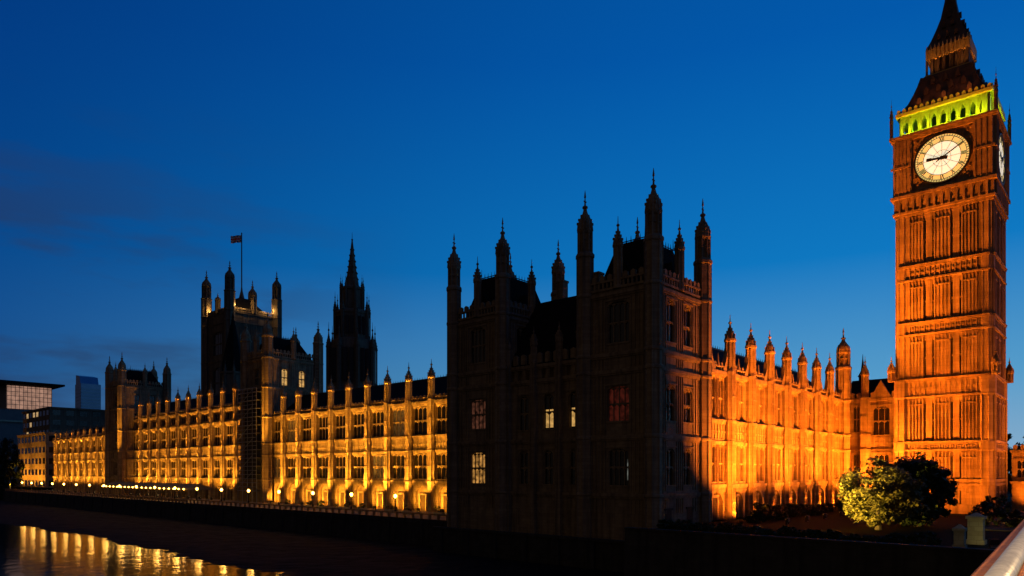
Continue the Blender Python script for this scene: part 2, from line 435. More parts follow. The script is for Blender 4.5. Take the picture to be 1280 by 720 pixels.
# ------------------------------------------------------------------ the setting: water, ground, terrace, bridge deck
def make_water():
    m = MB(); n = 1
    m.add([(-600, -600, -12.6), (72.5, -600, -12.6), (72.5, 900, -12.6), (-600, 900, -12.6)], [(0, 1, 2, 3)])
    wm = mat('thames_water', (.005, .006, .006), .08, spec=.5)
    nt = wm.node_tree; N = nt.nodes; L = nt.links; b = N['Principled BSDF']; b.inputs['IOR'].default_value = 1.33
    g = N.new('ShaderNodeNewGeometry')
    mp = N.new('ShaderNodeMapping'); mp.inputs['Scale'].default_value = (1, .8, 1); L.new(g.outputs['Position'], mp.inputs[0])
    a = N.new('ShaderNodeTexNoise'); a.inputs['Scale'].default_value = .55; a.inputs['Detail'].default_value = 4; L.new(mp.outputs[0], a.inputs[0])
    c = N.new('ShaderNodeTexNoise'); c.inputs['Scale'].default_value = .09; c.inputs['Detail'].default_value = 2; L.new(mp.outputs[0], c.inputs[0])
    ad = N.new('ShaderNodeMath'); ad.operation = 'MULTIPLY_ADD'; L.new(c.outputs[0], ad.inputs[0]); ad.inputs[1].default_value = 1.5; L.new(a.outputs[0], ad.inputs[2])
    bp = N.new('ShaderNodeBump'); bp.inputs['Strength'].default_value = .17; bp.inputs['Distance'].default_value = .3
    L.new(ad.outputs[0], bp.inputs['Height']); L.new(bp.outputs[0], b.inputs['Normal'])
    structure(m, 'river_water', wm)
    m = MB(); m.add([(-900, -3000, -14.5), (3500, -3000, -14.5), (3500, 4000, -14.5), (-900, 4000, -14.5)], [(0, 1, 2, 3)])
    structure(m, 'river_bed', MUD)
    m = MB(); m.box(64.6, 1800, -900, 41.3, -13.5, -6.4); m.box(139.6, 1800, 41.3, 56, -13.5, -6.404)
    m.box(103, 1800, 56, 3000, -13.5, -6.408); m.box(83, 103, 330, 3000, -13.5, -6.41)
    structure(m, 'ground', GRASS)
    m = MB(); rd = random.Random(5); nx, ny = 26, 190; vs = []; fs = []
    for j in range(ny + 1):
        v = 44 + 376 * (j / ny) ** 1.3; edge = 46.0 + 1.0 * sin(v * .05) + .6 * sin(v * .17 + 1) + rd.uniform(-.3, .3)
        for i in range(nx + 1):
            f = i / nx; u = 72.4 + (edge - 3 - 72.4) * f
            z = -11.3 - 1.30 * (72.4 - u) / (72.4 - edge) + (rd.uniform(-.07, .07) if 0 < i else 0)
            vs.append((u, v, z))
    for j in range(ny):
        for i in range(nx): fs.append((j * (nx + 1) + i, j * (nx + 1) + i + 1, (j + 1) * (nx + 1) + i + 1, (j + 1) * (nx + 1) + i))
    m.add(vs, fs); structure(m, 'foreshore', MUD)
    m = MB(); m.box(72.6, 103, 77, 330, -13.4, -7.4)
    structure(m, 'terrace', PAVE)
    m = MB(); m.box(92, 260, 2, 15, -6.4, -6.28); m.box(150, 260, -60, 2, -6.4, -6.284)
    structure(m, 'road', ASPH)
make_water()

def river_walls():
    w = thing('river_wall', 'long dark granite river wall rising from the water below the lit terrace', 'wall', (72, 200, -12.6))
    m = MB(); m.yprism([(0, -13.4), (0, -7.39)] + [(.9, -7.39), (.9, -13.4)], -0.001, 253) if False else None
    m = MB(face_E(72, 330))
    m.yprism([(-.5, -13.4), (-.12, -8.0), (-.12, -7.3), (.598, -7.3), (.598, -13.4)], 0, 253)
    m.box(0, 253, -.25, -.1, -8.05, -7.75)
    for i in range(31): m.box(8.2 * i, 8.2 * i + 1.1, -.42, 0, -13.3, -7.55)
    m.obj('wall', WALLST, w)
    m = MB(face_E(72, 330))
    m.box(0, 253, .02, .36, -6.62, -6.4)
    for i in range(127): m.box(2 * i, 2 * i + .35, .05, .33, -7.3, -6.61)
    m.obj('parapet', STONE, w)
    w = thing('garden_wall', 'dark embankment wall round the lawn in front of the clock tower', 'wall', (64, 10, -12.6))
    m = MB(face_E(64, 41.2))
    m.yprism([(-.4, -13.4), (-.1, -6.9), (-.1, -6.1), (.598, -6.1), (.598, -13.4)], 0, 60)
    m.box(0, 60, -.25, .68, -6.1, -5.9)
    m.obj('wall', WALLST, w)
    w = thing('pavilion_plinth', 'low dark stone ledge along the water under the unlit twin towered block', 'ledge', (68, 60, -12.6))
    m = MB(face_E(68.5, 77)); m.box(0, 35.6, 0, 3.3, -13.4, -8.2); m.box(0, 35.6, -.2, .5, -8.2, -7.9)
    for i in range(7): m.box(1 + 5.3 * i, 2.2 + 5.3 * i, -.25, 0, -13.3, -8.3)
    m.obj('wall', WALLST, w)
river_walls()

# ------------------------------------------------------------------ long Gothic ranges
BUTT = {}
def buttress_proto(zg, ztop, strings, stone, prr=.55, pz1=18.0, ptip=21.1, w=.76, d=1.6):
    k = (zg, ztop, tuple(strings), stone.name, pz1, ptip, w, d)
    if k in BUTT: return BUTT[k]
    m = MB()
    P = lambda s, e: [(-w * s, .3), (-w * s, -d * .5 * s), (-w * .62 * s, -d * e), (w * .62 * s, -d * e), (w * s, -d * .5 * s), (w * s, .3)]
    zs = [zg] + list(strings) + [ztop]
    m.prism(P(1.12, 1.12), zg, zg + 1.0)
    sc = 1.0
    for a, b in zip(zs, zs[1:]):
        m.prism(P(sc, sc), a, b)
        for x in (-.62, -.2, .2, .62):
            m.box(w * x * sc - .05, w * x * sc + .05, -d * sc - .07, -d * sc + .05, a + .35, b - .3)
        for y in (.05, .3, .48):
            for sg in (-1, 1): m.box(sg * w - .06, sg * w + .06, -d * y - .05, -d * y + .05, a + .35, b - .3)
        m.prism(P(sc * 1.14, sc * 1.12), b - .22, b + .14)
        mid = (a + b) / 2
        if b - a > 3: m.box(-w * .66 * sc, w * .66 * sc, -d * sc - .11, -d * sc + .04, mid - .1, mid + .1)
    pm = pinnacle_mb(prr, 0, pz1 - ztop, ptip - ztop)
    BUTT[k] = (m.mesh('buttress', stone), pm.mesh('pinnacle', stone), ztop, -d * .45)
    return BUTT[k]
def put_buttress(root, kind, u0, v0, x, proto):
    T = (face_E if kind == 'E' else face_N)(u0, v0); b = root.location
    p = T(x, 0, 0)
    o = put('buttress', proto[0], root, (p[0] - b[0], p[1] - b[1], -b[2]), -pi / 2 if kind == 'E' else 0)
    put('pinnacle', proto[1], o, (0, proto[3], proto[2] + .1))
    return o
DOOR = {}
def doorway(root, kind, u0, v0, x, zg, stone):
    k = stone.name
    if k not in DOOR:
        m = MB(); m.box(-.95, -.72, .30, .585, 0, 3.0); m.box(.72, .95, .30, .585, 0, 3.0); m.box(-1.05, 1.05, .22, .584, 3.0, 3.35)
        d = MB(); d.box(-.72, .72, .42, .58, 0, 3.0)
        d2 = MB()
        for i in range(5): d2.box(-.62 + .3 * i, -.58 + .3 * i, .39, .43, .1, 2.9)
        d2.box(-.7, .7, .385, .43, 1.9, 2.0)
        for p, q in ((d, d2),):
            p.v += q.v; p.f += [[i + len(p.v) - len(q.v) for i in f] for f in q.f]; p.m += q.m
        DOOR[k] = (m.mesh('door_frame', stone), d.mesh('door', OAK))
    T = (face_E if kind == 'E' else face_N)(u0, v0); p = T(x, 0, zg); b = root.location
    o = put('door', DOOR[k][1], root, (p[0] - b[0], p[1] - b[1], p[2] - b[2]), -pi / 2 if kind == 'E' else 0)
    put('door_frame', DOOR[k][0], o, (0, 0, 0))
def gothic_range(root, kind, u0, v0, xlines, length, zg, top=13.0, depth=13, stone=STONE, ridge=19.0, attic=None, two=False, ptip=21.1, pz1=18.0, gables=False, glass=lambda i, j: GLASS, prr=.62):
    """a wall of bays between buttresses at xlines; x runs left to right as seen, 0..length"""
    T = (face_E if kind == 'E' else face_N)(u0, v0)
    m = MB(T)
    edges = list(xlines)
    bays = [(a, b) for a, b in zip(edges, edges[1:])]
    if edges[0] > 2.0: bays.insert(0, (0, edges[0]))
    if length - edges[-1] > 2.0: bays.append((edges[-1], length))
    holes = []; wins = []; doors = []
    for i, (a, b) in enumerate(bays):
        c = (a + b) / 2; bw = b - a
        if bw > 4.5:
            holes.append((c - 1.75, c + 1.75, zg, -2.7)); doors.append(c)
            if two: cs = (c - 1.25, c + 1.25); ww, ll = 1.9, 3
            else: cs = (c,); ww, ll = 5.0, 4
        else: cs = (c,); ww, ll = min(1.5, bw * .5), 2
        for q in cs:
            holes.append(hole(q, -1.4, ww, 5.1)); wins.append((q, -1.4, ww, 5.1, ll, 2, .45, i, 0))
            h2 = top - .35 - 7.1
            holes.append(hole(q, 7.1, ww, h2)); wins.append((q, 7.1, ww, h2, ll, 2, .5, i, 1))
            if attic: holes.append(hole(q, top + .9, ww, 2.2)); wins.append((q, top + .9, ww, 2.2, ll, 1, .35, i, 2))
    ztop = (attic or top)
    m.wall(0, length, zg, ztop, holes)
    m.box(0, length, .6, depth, zg, ztop + .02)
    for (z, h, d) in ((-2.05, .42, .34), (-2.5, .18, .2), (3.85, .28, .26), (6.65, .3, .28), (top - .1, .5, .42)) + (((attic - .1, .45, .4),) if attic else ()):
        m.box(0, length, -d, .02, z, z + h); m.box(0, length, -d * .55, .019, z - .2, z)
    for a, b in bays:
        sp_ = MB(T); c = (a + b) / 2; bw = b - a; hw = (2.5 if not two else 2.25) if bw > 4.5 else .85
        (m if two else sp_).panels(a + .55, b - .55, 4.25, 6.5, .8)
        if not two: sp_.box(a + .5, b - .5, -.05, .02, 4.14, 6.62)
        if not two: sp_.obj('spandrel', stone, root)
        if two:
            m.ribs(c - .2, c + .2, -1.4, 3.7, .4, .1, .14); m.ribs(c - .2, c + .2, 7.1, 12.4, .4, .1, .14)
        if bw > 4.5:
            q = 6
            for sg in (-1, 1):       # arched head of the ground floor recess
                pts = [(c + sg * 1.75 * (1 - k / q), -2.7 - 1.1 * (1 - k / q) ** 2.4) for k in range(q + 1)] + [(c + sg * 1.75, -2.7)]
                m.xprism(pts, .04, .59)
            m.ribs(c - 1.75, c - 1.05, zg + .3, -4.2, .35, .1, -.5) if False else None
        # pierced parapet with a small gable
        m.box(a, b, -.3, .1, ztop + .35, ztop + .5)
        m.ribs(a + .4, b - .4, ztop + .4, ztop + .95, .6, .22, .22)
        m.box(a, b, -.32, .1, ztop + .95, ztop + 1.12)
        m.merlons(a + .5, b - .5, ztop + 1.12, ztop + 1.6, -.25, .05)
        if gables:
            for e, sg in ((a, 1), (b, -1)):     # scrolled shoulders climbing to the pinnacles
                m.xprism([(e, ztop + .3), (e + sg * 2.1, ztop + .3), (e + sg * 1.4, ztop + 1.3), (e + sg * .9, ztop + 2.2), (e + sg * .55, ztop + 3.4), (e, ztop + 3.5)], -.34, .2)
            m.tube((c, -.1, ztop + 1.4), (c, -.1, ztop + 2.7), .2, 5, .04)
    m.obj('wall', stone, root)
    for (q, z, ww, hh, ll, rows, ar, i, j) in wins:
        window(root, kind, u0, v0, q, z, ww, hh, ll, rows, ar, stone, glass(i, j))
    for c in doors: doorway(root, kind, u0, v0, c, zg, stone)
    st = [-1.9, 4.0, 6.8] + ([top] if attic else [])
    pr = buttress_proto(zg, ztop + .4, st, stone, prr=prr, pz1=pz1, ptip=ptip, d=.9 if two else .85)
    for x in xlines: put_buttress(root, kind, u0, v0, x, pr)
    r = MB(T)
    z0 = ztop + .1
    r.yprism([(.9, z0), (1.2, z0 + .7), (8, ridge), (8.6, ridge), (depth, z0 + .5), (depth, z0)], 0, length)
    ro = r.obj('roof', SLATE, root)
    c = MB(T); n = int(length / .8)
    c.box(0, length, 8.22, 8.38, ridge - .05, ridge + .3)
    for i in range(n): c.tube((.4 + .8 * i, 8.3, ridge + .2), (.4 + .8 * i, 8.3, ridge + .75), .09, 4, .02)
    co = c.obj('cresting', IRON, root); co.parent = ro
    return root

# river front, north wing: buttress v = 99.2 + 6.55 k
rn = thing('river_front_range', 'golden floodlit Gothic range of ten bays with pinnacles right next to the dark twin towers', 'building', (88.3, 118, -7.4))
V1 = 157.0
lines = [V1 - (99.2 + 6.55 * k) for k in range(8, -3, -1)]
gothic_range(rn, 'E', 88.3, V1, lines, V1 - 77.0, -7.4, glass=lambda i, j: LIT_D if (i * 7 + j * 5) % 6 == 0 else GLASS)
rc = thing('central_range', 'taller golden floodlit Gothic range between two square river towers', 'building', (88.3, 206, -7.4))
V2 = 244.0
lines = [V2 - v for v in (238, 231.1, 224.2, 217.2, 210.2, 203.2, 196.2, 189.2, 182.2, 175.2)]
gothic_range(rc, 'E', 88.3, V2, lines, V2 - 168.4, -7.4, attic=16.6, ridge=22.5, ptip=24.8, pz1=21.6)
rs = thing('south_range', 'low golden floodlit Gothic range farthest left on the terrace', 'building', (86.3, 290, -7.4))
lines = [322.0 - (258.2 + 6.5 * k) for k in range(9, -1, -1)]
gothic_range(rs, 'E', 86.3, 322.0, lines, 322 - 255.6, -7.4, top=12.0, ridge=17, ptip=16.5, pz1=14.8, prr=.45)
nr = thing('north_range', 'orange floodlit Gothic range between the dark tower block and the clock tower', 'building', (112, 42, -6.4))
lines = [90.4 - 84.4 + 6.75 * k for k in range(7)]
gothic_range(nr, 'N', 84.4, 42.0, lines, 139 - 84.4, -6.4, stone=TSTONE, two=True, gables=True, ridge=19.2)
t = turret_mb(1.25, -6.4, 19.5, 22.4, 26.9, (-1.9, 4.0, 6.8, 13.2))
put('turret', t.mesh('turret', TSTONE), nr, (139.2 - 112, -.2, 6.4))

# link between the north range and the clock tower
lk = thing('link_range', 'short orange floodlit wing with one tall window tucked behind the clock tower', 'building', (139, 36, -6.4))
m = MB(face_E(139.4, 42))
holes = [hole(6.6, -1.2, 2.6, 4.6), hole(6.6, 6.6, 2.9, 5.4), hole(2.4, 7.3, 1.3, 4.9), hole(2.4, -1.2, 1.3, 4.6)]
m.wall(0, 14, -6.4, 13, holes); m.box(0, 14, .6, 12, -6.4, 13.02)
for (z, h, d) in ((-2.05, .42, .34), (3.85, .28, .26), (12.9, .5, .42)): m.box(0, 14, -d, .02, z, z + h)
m.panels(4.6, 8.8, 4.2, 6.3, .9); m.panels(9.6, 13.6, 4.2, 6.3, .9)
for a, b in ((.5, 1.5), (3.4, 4.6), (8.6, 10.4), (11, 13.6)): m.ribs(a, b, -1.4, 3.7, .45, .13, .11); m.ribs(a, b, 7.0, 12.4, .45, .13, .11)
m.box(0, 14, -.3, .1, 13.4, 13.6); m.merlons(0, 14, 13.6, 14.6, -.25, .1, .6, .5)
m.xprism([(4.9, 13.5), (8.3, 13.5), (6.95, 16), (6.6, 16.6), (6.25, 16)], -.36, .2)
m.obj('wall', TSTONE, lk)
for (x, z, w, h, l, ar) in ((6.6, -1.2, 2.6, 4.6, 3, .5), (6.6, 6.6, 2.9, 5.4, 3, .8), (2.4, 7.3, 1.3, 4.9, 2, .6), (2.4, -1.2, 1.3, 4.6, 2, .4)):
    window(lk, 'E', 139.4, 42, x, z, w, h, l, 2, ar, TSTONE)
pr = buttress_proto(-6.4, 13.4, [-1.9, 4.0, 6.8], TSTONE, pz1=18.0, ptip=21.0)
put_buttress(lk, 'E', 139.4, 42, 4.1, pr); put_buttress(lk, 'E', 139.4, 42, 9.6, pr)
r = MB(face_E(139.4, 42)); r.yprism([(1, 13), (1.2, 13.8), (6, 17.6), (6.6, 17.6), (12, 13.4), (12, 13)], 0, 14)
ro = r.obj('roof', SLATE, lk)
for x in (1.8, 8.6):
    c = MB(face_E(139.4, 42)); c.lathe([(.7, 16.2), (.7, 18.2), (.9, 18.3), (.35, 19.4), (.1, 21.5), (.03, 22.6)], 8, x, 6.2)
    c.obj('vent', SLATE, lk).parent = ro

# ------------------------------------------------------------------ square towers of the river front
def square_tower(root, u0, v1, du, dv, zg, zp, ztip, zroof, stone, storeys, r=1.05, mids=(31.0, 30.0), lit=lambda f, i: GLASS, zshaft=None, zcap=None, strings=(), inset=3.0, roofmat=SLATE, base=None):
    """v1 is the NORTH-side Y (near the bridge); storeys = [(z, h, w_E, lights)] """
    v0 = v1
    T_E = face_E(u0, v0 + dv); T_N = face_N(u0, v0)
    m = MB(T_E)
    he = [hole(dv / 2, z, w, h) for (z, h, w, l) in storeys]
    m.wall(0, dv, zg, zp, he)
    m.T = T_N
    wN = [min(w, du * .34) for (z, h, w, l) in storeys]
    hn = []
    for (z, h, w, l), q in zip(storeys, wN): hn += [hole(du * .33, z, q * .7, h), hole(du * .67, z, q * .7, h)]
    m.wall(.6, du, zg, zp, hn)
    m.T = ID
    m.box(u0 + .6, u0 + du, v0 + .6, v0 + dv, zg, zp - .01)
    for kind, T, ln in (('E', T_E, dv), ('N', T_N, du)):
        m.T = T
        for z in list(strings) + [zp - .5]:
            m.box(.3, ln - .3, -.32, .02, z - .2, z + .2); m.box(.3, ln - .3, -.18, .019, z - .42, z - .2)
        edges = [zg + 3] + list(strings) + [zp - .6]
        for (a, b) in zip(edges, edges[1:]):
            cs = [(dv / 2, storeys[0][2])] if kind == 'E' else [(du * .33, 2.0), (du * .67, 2.0)]
            x = 1.1
            for c, w in cs + [(ln - .2, 1.6)]:
                if c - w / 2 - .35 > x + .4: m.ribs(x, c - w / 2 - .35, a + .5, b - .5, .55, .14, .12)
                x = c + w / 2 + .35
        m.box(.5, ln - .5, -.22, .2, zp, zp + .3); m.ribs(1, ln - 1, zp, zp + 1.0, .6, .22, .18); m.box(.5, ln - .5, -.25, .2, zp + 1.0, zp + 1.25)
        m.merlons(1, ln - 1, zp + 1.25, zp + 2.0, -.2, .15)
    m.obj('wall', stone, root)
    for i, (z, h, w, l) in enumerate(storeys):
        window(root, 'E', u0, v0 + dv, dv / 2, z, w, h, l, 2 if h > 3 else 1, h * .12, stone, lit('E', i))
        for k, f in enumerate((.33, .67)): window(root, 'N', u0, v0, du * f, z, wN[i] * .7, h, 2, 2 if h > 3 else 1, h * .12, stone, lit('N%d' % k, i))
    zs = zshaft or zp + 5; zc = zcap or ztip - 5.0
    tm = turret_mb(r, zg, zs, zc, ztip, list(strings) + [zp - .3]).mesh('turret', stone)
    b = root.location
    for (x, y) in ((u0, v0), (u0, v0 + dv), (u0 + du, v0), (u0 + du, v0 + dv)):
        put('turret', tm, root, (x - b[0], y - b[1], -b[2]))
    pm = pinnacle_mb(r * .5, 0, mids[0] - zp - 3.2, mids[0] - zp).mesh('pinnacle', stone)
    put('pinnacle', pm, root, (u0 + du / 2 - b[0], v0 - b[1], zp - b[2])); put('pinnacle', pm, root, (u0 - b[0], v0 + dv / 2 - b[1], zp - b[2]))
    if zroof:
        rm = MB(); mansard(rm, u0 + 1.0, u0 + du - .6, v0 + 1.0, v0 + dv - 1.0, zp + .05, zroof, inset)
        for (x, y) in ((u0 + 1.6, v0 + dv / 2), ):      # dormers on the two seen slopes
            rm.yprism([(y - .7, zp + 1.2), (y + .7, zp + 1.2), (y + .7, zp + 3.0), (y, zp + 4.0), (y - .7, zp + 3.0)], x - .2, x + 1.6) if False else None
        rm.xprism([(u0 + du / 2 - .8, zp + 1.0), (u0 + du / 2 + .8, zp + 1.0), (u0 + du / 2 + .8, zp + 2.6), (u0 + du / 2, zp + 3.8), (u0 + du / 2 - .8, zp + 2.6)], v0 + 1.1, v0 + 3.0)
        rm.yprism([(v0 + dv / 2 - .8, zp + 1.0), (v0 + dv / 2 + .8, zp + 1.0), (v0 + dv / 2 + .8, zp + 2.6), (v0 + dv / 2, zp + 3.8), (v0 + dv / 2 - .8, zp + 2.6)], u0 + 1.1, u0 + 3.0)
        ro = rm.obj('roof', roofmat, root)
        cm = MB(); cresting(cm, u0 + 1.0 + inset, u0 + du - .6 - inset, v0 + 1.0 + inset, v0 + dv - 1.0 - inset, zroof)
        cm.obj('cresting', IRON, root).parent = ro

pav = thing('river_pavilion', 'unlit black Gothic block with two square turreted towers and a few glowing windows', 'building', (78, 60, -12.6))
ST = [(-1.7, 4.6, 3.0, 4), (6.1, 4.4, 3.2, 4), (15.6, 5.2, 3.2, 4)]
strs = (-2.8, 4.2, 12.2, 14.3)
square_tower(pav, 72, 42.5, 12.3, 9.8, -8.5, 22.2, 35.4, 28.6, SHADED_STONE, ST, strings=strs,
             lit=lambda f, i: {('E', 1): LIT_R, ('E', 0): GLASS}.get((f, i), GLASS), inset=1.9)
square_tower(pav, 72, 66.4, 12.5, 9.8, -8.5, 22.2, 35.4, 28.6, SHADED_STONE, ST, strings=strs,
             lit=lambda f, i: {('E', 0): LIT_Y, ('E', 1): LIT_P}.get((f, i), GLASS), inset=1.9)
def pavilion_centre():
    T = face_E(72.5, 66.4)                   # x = 66.4 - v
    L = 66.4 - 52.3
    m = MB(T)
    xs = [66.4 - v for v in (63.0, 58.7, 54.4)]
    holes = []
    for x in xs: holes += [hole(x, -1.7, 1.7, 4.6), hole(x, 5.6, 1.9, 4.8)]
    for i in range(9): holes.append((1.0 + 1.4 * i, 1.75 + 1.4 * i, 12.5, 13.9))
    m.wall(0, L, -8.5, 14.3, holes); m.box(0, L, .6, 11, -8.5, 14.31)
    for z in (-2.8, 4.2, 12.2, 14.2): m.box(0, L, -.32, .02, z - .2, z + .2); m.box(0, L, -.18, .019, z - .42, z - .2)
    for x in [0.9, 5.55, 9.85, 13.2]:
        m.box(x - .4, x + .4, -.7, .05, -8.4, 14.6); m.ribs(x - .3, x + .3, -2, 14, .3, .08, .78)
        pinnacle_mb(.42, 14.6, 17.4, 19.6, m, x, -.35)
    m.merlons(0, L, 14.6, 16, -.2, .15, .8, .6)
    for i in range(4): m.box(1.6 + 3.2 * i, 2.6 + 3.2 * i, -.04, .3, -7, -4.8)
    m.obj('wall', SHADED_STONE, pav)
    for k, x in enumerate(xs):
        window(pav, 'E', 72.5, 66.4, x, -1.7, 1.7, 4.6, 2, 2, .5, SHADED_STONE)
        window(pav, 'E', 72.5, 66.4, x, 5.6, 1.9, 4.8, 2, 2, .6, SHADED_STONE, GLASS)
    for x in (xs[1], xs[2]): p = MB(T); p.box(x - .62, x + .62, .36, .39, 5.9, 8.3); p.obj('lit_blind', LIT_W, pav)
    r = MB(T); r.yprism([(1, 14.3), (1.2, 15), (6.2, 24.5), (6.8, 24.5), (11, 15), (11, 14.3)], -2, L + 2)
    ro = r.obj('roof', SLATE, pav)
    for x in (4.0, 10.2):
        c = MB(T); c.box(x - .6, x + .6, 7.2, 8.4, 20, 27.2); c.box(x - .7, x + .7, 7.1, 8.5, 27.2, 27.5)
        c.obj('chimney', SHADED_STONE, pav).parent = ro
pavilion_centre()
m = MB(face_E(72, 52.3)); m.box(6.0, 6.4, .33, .36, -1.0, 1.5)
m.obj('lit_blind', LIT_C, pav)
# low ground-floor doorways of the corner tower
for x in (3.4, 8.8):
    m = MB(face_N(72, 42.5)); m.box(x - .8, x + .8, -.03, .3, -7.2, -4.6); m.box(x - 1.0, x + 1.0, -.14, .2, -4.6, -4.35)
    m.obj('door', OAK, pav)

S2 = [(-1.2, 4.6, 3.0, 4), (7.3, 4.8, 3.0, 4), (15.4, 4.0, 2.6, 3), (21.2, 4.2, 2.6, 3)]
strT = (-1.9, 4.0, 6.8, 13.2, 20.4)
tw = thing('river_tower', 'square dark river tower with one tall lit corner turret beside the scaffold', 'tower', (93, 162, -7.4))
square_tower(tw, 87.0, 157.4, 14, 10.6, -7.4, 28, 38.6, 33.6, STONE, S2, strings=strT, mids=(36, 36), r=1.2,
             lit=lambda f, i: LIT_W if f in ('N0', 'N1') and i == 3 else GLASS)
tw = thing('river_tower', 'square dark river tower with four turrets at the far end of the lit river front', 'tower', (93, 250, -7.4))
square_tower(tw, 84.6, 244.4, 14, 11, -7.4, 28, 38.6, 33.6, STONE, S2, strings=strT, mids=(36, 36), r=1.2)

# scaffold wrapped round the nearer river tower
sc = thing('scaffold', 'tall dark netted scaffold with steel poles in front of the nearer river tower', 'scaffold', (85, 164, -7.4))
m = MB(face_E(85.2, 168.6))
xs = (0.2, 2.6, 5.0, 7.4, 9.4)
for x in xs:
    for y in (-.1, 1.1): m.tube((x, y, -7.4), (x, y, 20.5), .06, 6)
m.obj('pole', STEEL, sc)
m = MB(face_E(85.2, 168.6))
for i in range(13):
    z = -4.6 + 2.0 * i
    m.tube((0, -.1, z), (9.6, -.1, z), .05, 5); m.tube((0, -.1, z + 1), (9.6, -.1, z + 1), .04, 5)
    for x in xs: m.tube((x, -.2, z), (x, 1.3, z), .05, 5)
for i in range(6): m.tube((xs[0], -.12, -4 + 4 * i), (xs[3], -.12, 0 + 4 * i), .045, 5)
m.obj('ledger', STEEL, sc)
m = MB(face_E(85.2, 168.6))
for i in range(13): m.box(0, 9.6, .02, .98, -4.6 + 2.0 * i + .06, -4.6 + 2.0 * i + .12)
m.obj('deck_board', BOARD, sc)
m = MB(face_E(85.2, 168.6)); m.box(.1, 9.5, 1.02, 1.06, -1.8, 20.2)
m.obj('netting', NET, sc)

# ------------------------------------------------------------------ towers behind
vt = thing('flag_tower', 'tall dark square tower with four domed turrets and a flagpole at left', 'tower', (169, 330, -6.4))
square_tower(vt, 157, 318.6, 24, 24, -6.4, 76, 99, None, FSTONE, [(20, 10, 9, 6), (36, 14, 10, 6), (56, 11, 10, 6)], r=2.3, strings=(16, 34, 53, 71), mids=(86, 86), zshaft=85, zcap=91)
m = MB(); mansard(m, 159, 179, 320.6, 340.6, 76, 85, 7.5); m.obj('roof', SLATE, vt)
m = MB(); m.lathe([(1.6, 84.5), (.5, 89), (.3, 91), (.26, 117), (.35, 117.3), (.05, 118)], 8, 169, 330.6); m.obj('flagpole', IRON, vt)
for i, (a, b) in enumerate(((159.5, 318.2), (163.5, 318.2), (174, 318.2), (178, 318.2), (157, 322), (157, 339))):
    point((a, b - (.6 if b < 320 else 0) if b < 320 else b, 78.8), 900 if i != 5 else 1400, (1, .6, .18), .1)
def union_flag():
    # flies towards the left of the picture: from the pole along -u/+v
    dx, dy = -.668, .744; L_, H_ = 5.0, 3.6; nx, nz = 48, 30
    b, w, r = (mat('flag_blue', (.02, .03, .16), .8), mat('flag_white', (.5, .48, .46), .8), mat('flag_red', (.35, .02, .025), .8))
    m = MB(); vs = []; fs = []; mi = []
    for i in range(nx + 1):
        for j in range(nz + 1):
            s = L_ * i / nx; wv = .35 * sin(s * 2.0 + j * .03) * (i / nx) ** .5; sag = -.5 * (i / nx) ** 1.5
            vs.append((169 + dx * (s + .3) + dy * wv, 330.6 + dy * (s + .3) - dx * wv, 113.0 + H_ * j / nz + sag))
    for i in range(nx):
        for j in range(nz):
            fs.append((i * (nz + 1) + j, (i + 1) * (nz + 1) + j, (i + 1) * (nz + 1) + j + 1, i * (nz + 1) + j + 1))
            x = (i + .5) / nx * 2 - 1; y = (j + .5) / nz * 2 - 1
            if abs(y) < .2 or abs(x) < .1: k = 2
            elif abs(y) < .34 or abs(x) < .17: k = 1
            else:
                d = abs(abs(x) - abs(y)); k = 2 if d < .07 else 1 if d < .2 else 0
            mi.append(k)
    m.add(vs, fs); m.m = mi
    o = m.obj('flag', [b, w, r], None, (169, 330.6, 113))
    sm = o.modifiers.new('thickness', 'SOLIDIFY'); sm.thickness = .03
    tag(o, 'small red white and blue flag flying from the tall dark tower', 'flag')
union_flag()

sp = thing('spire_tower', 'slender dark octagonal spire tower with tiers of pinnacles behind the river front', 'tower', (155, 219, -6.4))
m = MB(); m.lathe([(8.6, -6.4), (8.6, 30), (8.3, 30.5), (8.1, 46), (7.6, 48.5), (6.6, 49)], 8, 155, 219)
m.lathe([(6.4, 48.5), (6.2, 58), (6.5, 58.4), (6.5, 59), (5.0, 60)], 8, 155, 219)
for i in range(8):
    a = pi / 8 + i * pi / 4
    for (rr, z0, z1, zt, pr_) in ((8.6, 10, 47.5, 55, .85), (6.3, 49, 60.0, 66.5, .6)):
        pinnacle_mb(pr_, z0, z1, zt, m, 155 + rr * cos(a), 219 + rr * sin(a))
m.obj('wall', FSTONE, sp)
for i in range(8):
    a = i * pi / 4; ca, sa = cos(a), sin(a)
    for (ap, z0, z1, hw) in ((8.0, 33, 45, .9), (5.9, 50.5, 57, .7)):
        for o_ in (-1, 1):
            cx, cy = 155 + ap * ca - sa * o_ * hw * 1.2, 219 + ap * sa + ca * o_ * hw * 1.2
            m = MB(); m.tube((cx, cy, z0), (cx, cy, z1), hw, 4); m.obj('louvre', IRON, sp)
m = MB(); m.lathe([(4.2, 59.5), (4.0, 67), (4.4, 67.4), (4.4, 68), (2.7, 69), (2.2, 71.5), (1.6, 75), (.9, 80.5), (.25, 86), (.4, 86.3), (.1, 86.8), (.05, 89)], 8, 155, 219)
for i in range(8):
    a = pi / 8 + i * pi / 4
    pinnacle_mb(.42, 60, 68.5, 73, m, 155 + 4.2 * cos(a), 219 + 4.2 * sin(a))
    for j in range(6):
        f = j / 6; z = 71.5 + 13 * f; rr = 2.2 * (1 - f * .88)
        m.box(155 + rr * cos(a) - .18, 155 + rr * cos(a) + .18, 219 + rr * sin(a) - .18, 219 + rr * sin(a) + .18, z, z + .5)
m.obj('spire', FSTONE, sp)

